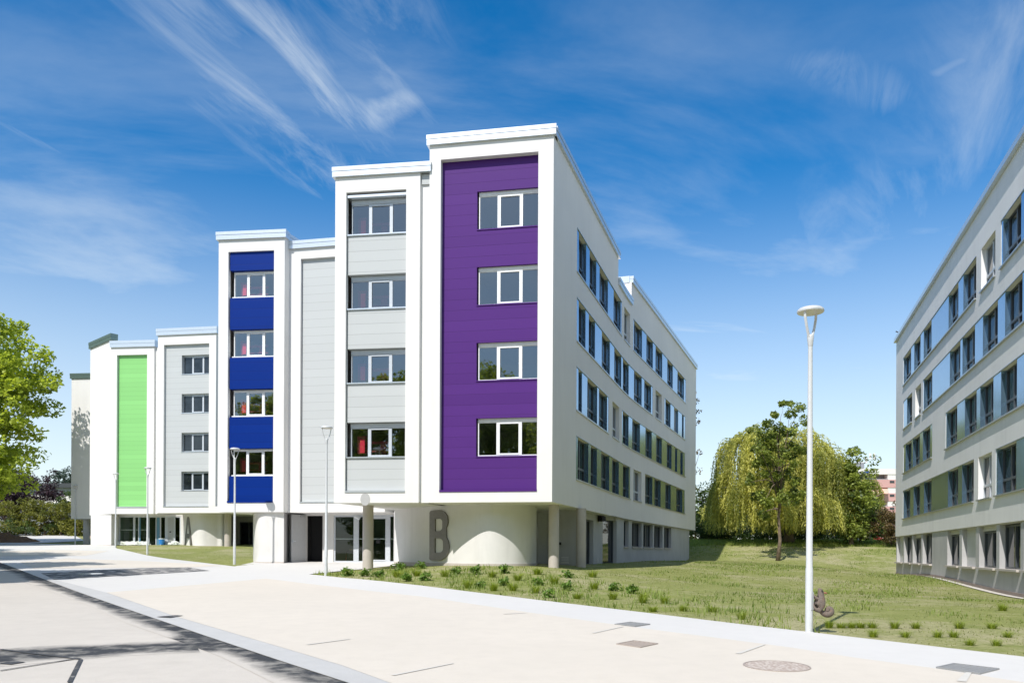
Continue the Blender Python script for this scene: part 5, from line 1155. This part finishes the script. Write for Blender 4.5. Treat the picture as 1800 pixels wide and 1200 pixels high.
# --- squirrel on the lamp pole
SQZ = 13.6
def sq(x, y, dy=0): q = at(x, y, SQZ); q.y += dy; return q
def skinned(name, chains, mat, parent=None, sub=2):
    bm = bmesh.new(); lay = bm.verts.layers.skin.verify(); cache = {}; first = True
    for ch in chains:
        prev = None
        for (p, r) in ch:
            key = tuple(round(c, 4) for c in p)
            if key not in cache:
                v = bm.verts.new(p); r *= 1.5 if r > .05 else (1.28 if r > .02 else 1.2); v[lay].radius = (r, r); v[lay].use_root = first; first = False; cache[key] = v
            v = cache[key]
            if prev and prev != v: bm.edges.new((prev, v))
            prev = v
    me = bpy.data.meshes.new(name); bm.to_mesh(me); bm.free(); o = bpy.data.objects.new(name, me); COL.objects.link(o)
    m = o.modifiers.new('skin', 'SKIN'); m.use_smooth_shade = True; s = o.modifiers.new('sub', 'SUBSURF'); s.levels = s.render_levels = sub
    dg = bpy.context.evaluated_depsgraph_get(); me2 = bpy.data.meshes.new_from_object(o.evaluated_get(dg)); bpy.data.objects.remove(o); me2.name = name; me2.materials.clear(); me2.materials.append(mat)
    o = bpy.data.objects.new(name, me2); COL.objects.link(o)
    if parent: o.parent = parent; o.matrix_parent_inverse = parent_inv(parent)
    return o
def furmat():
    m, nt, b = nmat('squirrel_fur'); n = noise(nt, 120, 4, .7, pos(nt)); n2 = noise(nt, 22, 3, .5, pos(nt))
    c = mixc(nt, ramp(nt, n2.outputs[0], [(.58, 0), (.74, .5)]).outputs[0], ramp(nt, n.outputs[0], [(.3, (.09,.07,.058)), (.7, (.25,.205,.175))]).outputs[0], (.27,.12,.05))
    L(nt, c, b.inputs['Base Color']); b.inputs['Roughness'].default_value = .9; bump(nt, b, n.outputs[0], .9, .01); return m
FUR = furmat(); base = sq(1441, 1066); s = empty('squirrel', base, 'grey-brown squirrel clinging upright to the tall lamp pole', 'squirrel'); px1 = SQZ/1400
hip = (sq(1441.5,1068), 7.8*px1); belly = (sq(1442,1060.5), 7.6*px1); chest = (sq(1443,1053), 6.3*px1); neck = (sq(1442.6,1046.5), 4.4*px1); head = (sq(1443,1040), 4.7*px1); snout = (sq(1440.3,1035), 2.6*px1); nose = (sq(1439.2,1032.8), 1.1*px1)
ch = [[hip, belly, chest, neck, head, snout, nose]]
for dy in (-.045, .045):
    ch.append([chest, (sq(1438.5,1052.5,dy), 2.6*px1), (sq(1433.5,1050,dy), 1.7*px1), (sq(1429.8,1046,dy*.7), 1.2*px1), (sq(1428.6,1043.6,dy*.6), .8*px1)])
    ch.append([hip, (sq(1437,1071,dy), 4.2*px1), (sq(1432,1070,dy), 2.2*px1), (sq(1429.6,1065,dy*.8), 1.4*px1), (sq(1428.6,1059,dy*.7), .8*px1)])
skinned('body', ch, FUR, s)
tl = []; tc = sq(1456, 1072.6)
tl.append([(sq(1441.5,1070), 3.0*px1), (sq(1444,1075), 3.4*px1), (sq(1448,1078), 4.4*px1), (sq(1455,1079.5), 5.2*px1), (sq(1460.5,1076), 5.4*px1), (sq(1461,1070), 5.0*px1), (sq(1456.5,1067.5), 4.4*px1), (sq(1453,1070.5), 3.8*px1), (sq(1455.6,1073), 5.6*px1)])
skinned('tail', tl, FUR, s)
for dy in (-.035, .035): skinned('ear', [[(sq(1446.5,1041,dy), 1.7*px1), (sq(1449.5,1041.2,dy*1.3), 1.5*px1), (sq(1452.3,1042.6,dy*1.4), .6*px1)]], simple('squirrel_ear', (.30,.13,.08), .8), s, 1)
for dy in (-.058, .058):
    bm = bmesh.new(); bmesh.ops.create_uvsphere(bm, u_segments=12, v_segments=8, radius=1.3*px1); me = bpy.data.meshes.new('eye'); bm.to_mesh(me); bm.free(); me.materials.append(BLACK); o = bpy.data.objects.new('eye', me); COL.objects.link(o); o.location = sq(1442.8,1037.4,dy)-base; o.parent = s
SUNP = 3.3; EXPO = .61; SKYSAT = 1.5; SKYVAL = 1.08; SKYHUE = .500; CLOUD = 6.8; FILL_VEIL = .10
# ---------------------------------------------------------------- camera, light, sky
cam = bpy.data.cameras.new('camera'); co = bpy.data.objects.new('camera', cam); COL.objects.link(co)
cam.sensor_width = 36; cam.sensor_fit = 'HORIZONTAL'; cam.lens = F/1800*36; cam.shift_y = 370/1800; cam.clip_end = 8000; cam.clip_start = .1
co.matrix_world = Matrix.Translation((0, 0, EYE)) @ Matrix.Rotation(math.pi/2, 4, 'X') @ Matrix.Rotation(math.asin(RS), 4, 'Z')
SC.camera = co
sl = bpy.data.lights.new('sun', 'SUN'); so = bpy.data.objects.new('sun', sl); COL.objects.link(so)
sl.energy = SUNP; sl.angle = math.radians(.53); sl.color = (1, .955, .89)
trav = Vector((math.sin(SUN_HEAD)*math.cos(SUN_EL), math.cos(SUN_HEAD)*math.cos(SUN_EL), -math.sin(SUN_EL)))
so.rotation_euler = trav.to_track_quat('-Z', 'Y').to_euler()
w = bpy.data.worlds.new('World'); SC.world = w; w.use_nodes = True; nt = w.node_tree
bg = nt.nodes['Background']; sky = N(nt, 'ShaderNodeTexSky', sky_type='NISHITA'); sky.sun_disc = False
sky.sun_elevation = SUN_EL; sky.sun_rotation = math.pi+SUN_HEAD
sky.air_density = 1.0; sky.dust_density = .35; sky.ozone_density = 1.6; sky.altitude = 150
tc = N(nt, 'ShaderNodeTexCoord'); sep = N(nt, 'ShaderNodeSeparateXYZ'); L(nt, tc.outputs['Generated'], sep.inputs[0])
def M(op, a, b=None, c=None, clamp=False):
    n = N(nt, 'ShaderNodeMath', operation=op, use_clamp=clamp)
    for i, v in enumerate((a, b, c)):
        if v is None: continue
        if hasattr(v, 'links'): L(nt, v, n.inputs[i])
        else: n.inputs[i].default_value = v
    return n.outputs[0]
zc = M('MAXIMUM', sep.outputs[2], .02); zc2 = M('ADD', zc, .03)
pxx = M('DIVIDE', sep.outputs[0], zc2); pyy = M('DIVIDE', sep.outputs[1], zc2)
cmb = N(nt, 'ShaderNodeCombineXYZ'); L(nt, pxx, cmb.inputs[0]); L(nt, pyy, cmb.inputs[1])
def skyp(x, y):
    u, v = U(x, y); l = math.sqrt(u*u+1+v*v); z = v/l+.03; return Vector((u/l/z, 1/l/z))
def skynoise(scale, detail, rough, rot, stretch, dist=0, w=0):
    # noise stretched along a wind direction in the cloud layer's plane
    mp = N(nt, 'ShaderNodeMapping', vector_type='TEXTURE'); mp.inputs['Rotation'].default_value = (0, 0, rot); mp.inputs['Scale'].default_value = (1/(scale*stretch), 1/scale, 1); mp.inputs['Location'].default_value = (w, w*1.7, 0)
    L(nt, cmb.outputs[0], mp.inputs[0]); n = noise(nt, 1, detail, rough, mp.outputs[0], dist); return n.outputs[0]
warp = skynoise(1.3, 3, .55, 0, 1, 0, 3.1); warp2 = skynoise(1.3, 3, .55, 0, 1, 0, 8.7)
def streak(pts, width, gain, soft=1.0):
    """density around a polyline drawn in the cloud layer"""
    tot = None
    for (a, wa), (b, wb) in zip(pts[:-1], pts[1:]):
        a = skyp(*a); b = skyp(*b); d = b-a; l2 = d.length_squared
        X = M('ADD', pxx, M('MULTIPLY', M('SUBTRACT', warp, .5), .34)); Y = M('ADD', pyy, M('MULTIPLY', M('SUBTRACT', warp2, .5), .5))
        X = M('SUBTRACT', X, a.x); Y = M('SUBTRACT', Y, a.y)
        t = M('DIVIDE', M('ADD', M('MULTIPLY', X, d.x), M('MULTIPLY', Y, d.y)), l2, clamp=True)
        ex = M('SUBTRACT', X, M('MULTIPLY', t, d.x)); ey = M('SUBTRACT', Y, M('MULTIPLY', t, d.y))
        r2 = M('ADD', M('MULTIPLY', ex, ex), M('MULTIPLY', ey, ey))
        wd = M('ADD', M('MULTIPLY', t, (wb-wa)*width), wa*width)
        g = M('POWER', 2.718, M('MULTIPLY', M('DIVIDE', r2, M('MULTIPLY', wd, wd)), -1))
        tot = g if tot is None else M('MAXIMUM', tot, g)
    return M('MULTIPLY', tot, gain)
fine = skynoise(5.0, 9, .64, math.radians(62), .22, .6, 1.3); fine2 = skynoise(9.0, 9, .66, math.radians(72), .22, .7, 4.4); soft = skynoise(1.6, 7, .58, math.radians(20), .6, .4, 9.0); broad = skynoise(.9, 6, .6, math.radians(50), .5, .5, 6.0)
def band(x, lo, hi):
    r = N(nt, 'ShaderNodeMapRange', interpolation_type='SMOOTHSTEP'); r.inputs[1].default_value = lo; r.inputs[2].default_value = hi; L(nt, x, r.inputs[0]); return r.outputs[0]
s1 = streak([((270,-20),1), ((390,120),1.1), ((480,225),1.3), ((560,300),1.6)], .09, .42)
s2 = streak([((430,60),.8), ((560,182),1), ((640,196),1), ((695,180),.8)], .06, .50)
s2b = streak([((560,-20),1), ((650,90),1.2), ((660,200),1.2)], .13, .30)
s3 = streak([((-20,150),1), ((110,245),1)], .08, .22)
s4 = streak([((1480,420),1.5), ((1600,330),1.2), ((1820,60),1)], .20, .30)
s4b = streak([((1470,90),1), ((1520,160),1)], .07, .15); s4c = streak([((1620,120),.6), ((1680,90),.6)], .04, .18)
s5 = streak([((850,330),1.5), ((1100,420),1.5), ((1350,470),1.5)], .5, .26)
s6 = streak([((-40,560),1), ((260,470),1.3), ((480,560),1)], .7, .38)
s7 = streak([((1150,640),1), ((1500,600),1.5), ((1820,560),1)], .9, .55)
def tex(s, n, lo, hi): return M('MULTIPLY', s, band(n, lo, hi))
dens = tex(s1, fine2, .30, .85)
for s, n, lo, hi in ((s2, fine2, .25, .75), (s2b, fine2, .30, .85), (s3, fine2, .35, .7), (s4, fine, .28, .8), (s4b, fine2, .3, .65), (s4c, fine, .3, .6), (s5, soft, .32, .75), (s6, soft, .30, .75), (s7, soft, .32, .75)):
    dens = M('MAXIMUM', dens, tex(s, n, lo, hi))
thin = M('MULTIPLY', band(soft, .42, .8), .07); dens = M('ADD', dens, thin, clamp=True)
hz = N(nt, 'ShaderNodeMapRange', interpolation_type='SMOOTHSTEP'); hz.inputs[1].default_value = .0; hz.inputs[2].default_value = .46; hz.inputs[3].default_value = .78; hz.inputs[4].default_value = 0
L(nt, sep.outputs[2], hz.inputs[0]); dens = M('MAXIMUM', dens, hz.outputs[0])
# unseen cloud added behind and beside the viewpoint to lift light on shaded walls
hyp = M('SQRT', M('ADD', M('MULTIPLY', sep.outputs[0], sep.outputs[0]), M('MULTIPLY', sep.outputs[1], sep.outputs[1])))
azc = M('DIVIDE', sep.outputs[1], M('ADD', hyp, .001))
fill_veil = N(nt, 'ShaderNodeMapRange', interpolation_type='SMOOTHSTEP'); fill_veil.inputs[1].default_value = .70; fill_veil.inputs[2].default_value = -.1; L(nt, azc, fill_veil.inputs[0])
dens = M('MAXIMUM', dens, M('MULTIPLY', fill_veil.outputs[0], M('ADD', M('MULTIPLY', broad, .7), FILL_VEIL), clamp=True))
hs = N(nt, 'ShaderNodeHueSaturation'); hs.inputs['Saturation'].default_value = SKYSAT; hs.inputs['Value'].default_value = SKYVAL; hs.inputs['Hue'].default_value = SKYHUE; L(nt, sky.outputs[0], hs.inputs['Color'])
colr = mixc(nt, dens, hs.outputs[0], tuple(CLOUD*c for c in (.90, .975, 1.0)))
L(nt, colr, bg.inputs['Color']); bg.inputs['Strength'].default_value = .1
vs = SC.view_settings; vs.view_transform = 'Standard'; vs.look = 'None'; vs.gamma = 1; vs.exposure = EXPO; vs.use_curve_mapping = False
SC.cycles.max_bounces = 8; SC.cycles.transparent_max_bounces = 12; SC.cycles.sample_clamp_indirect = 6
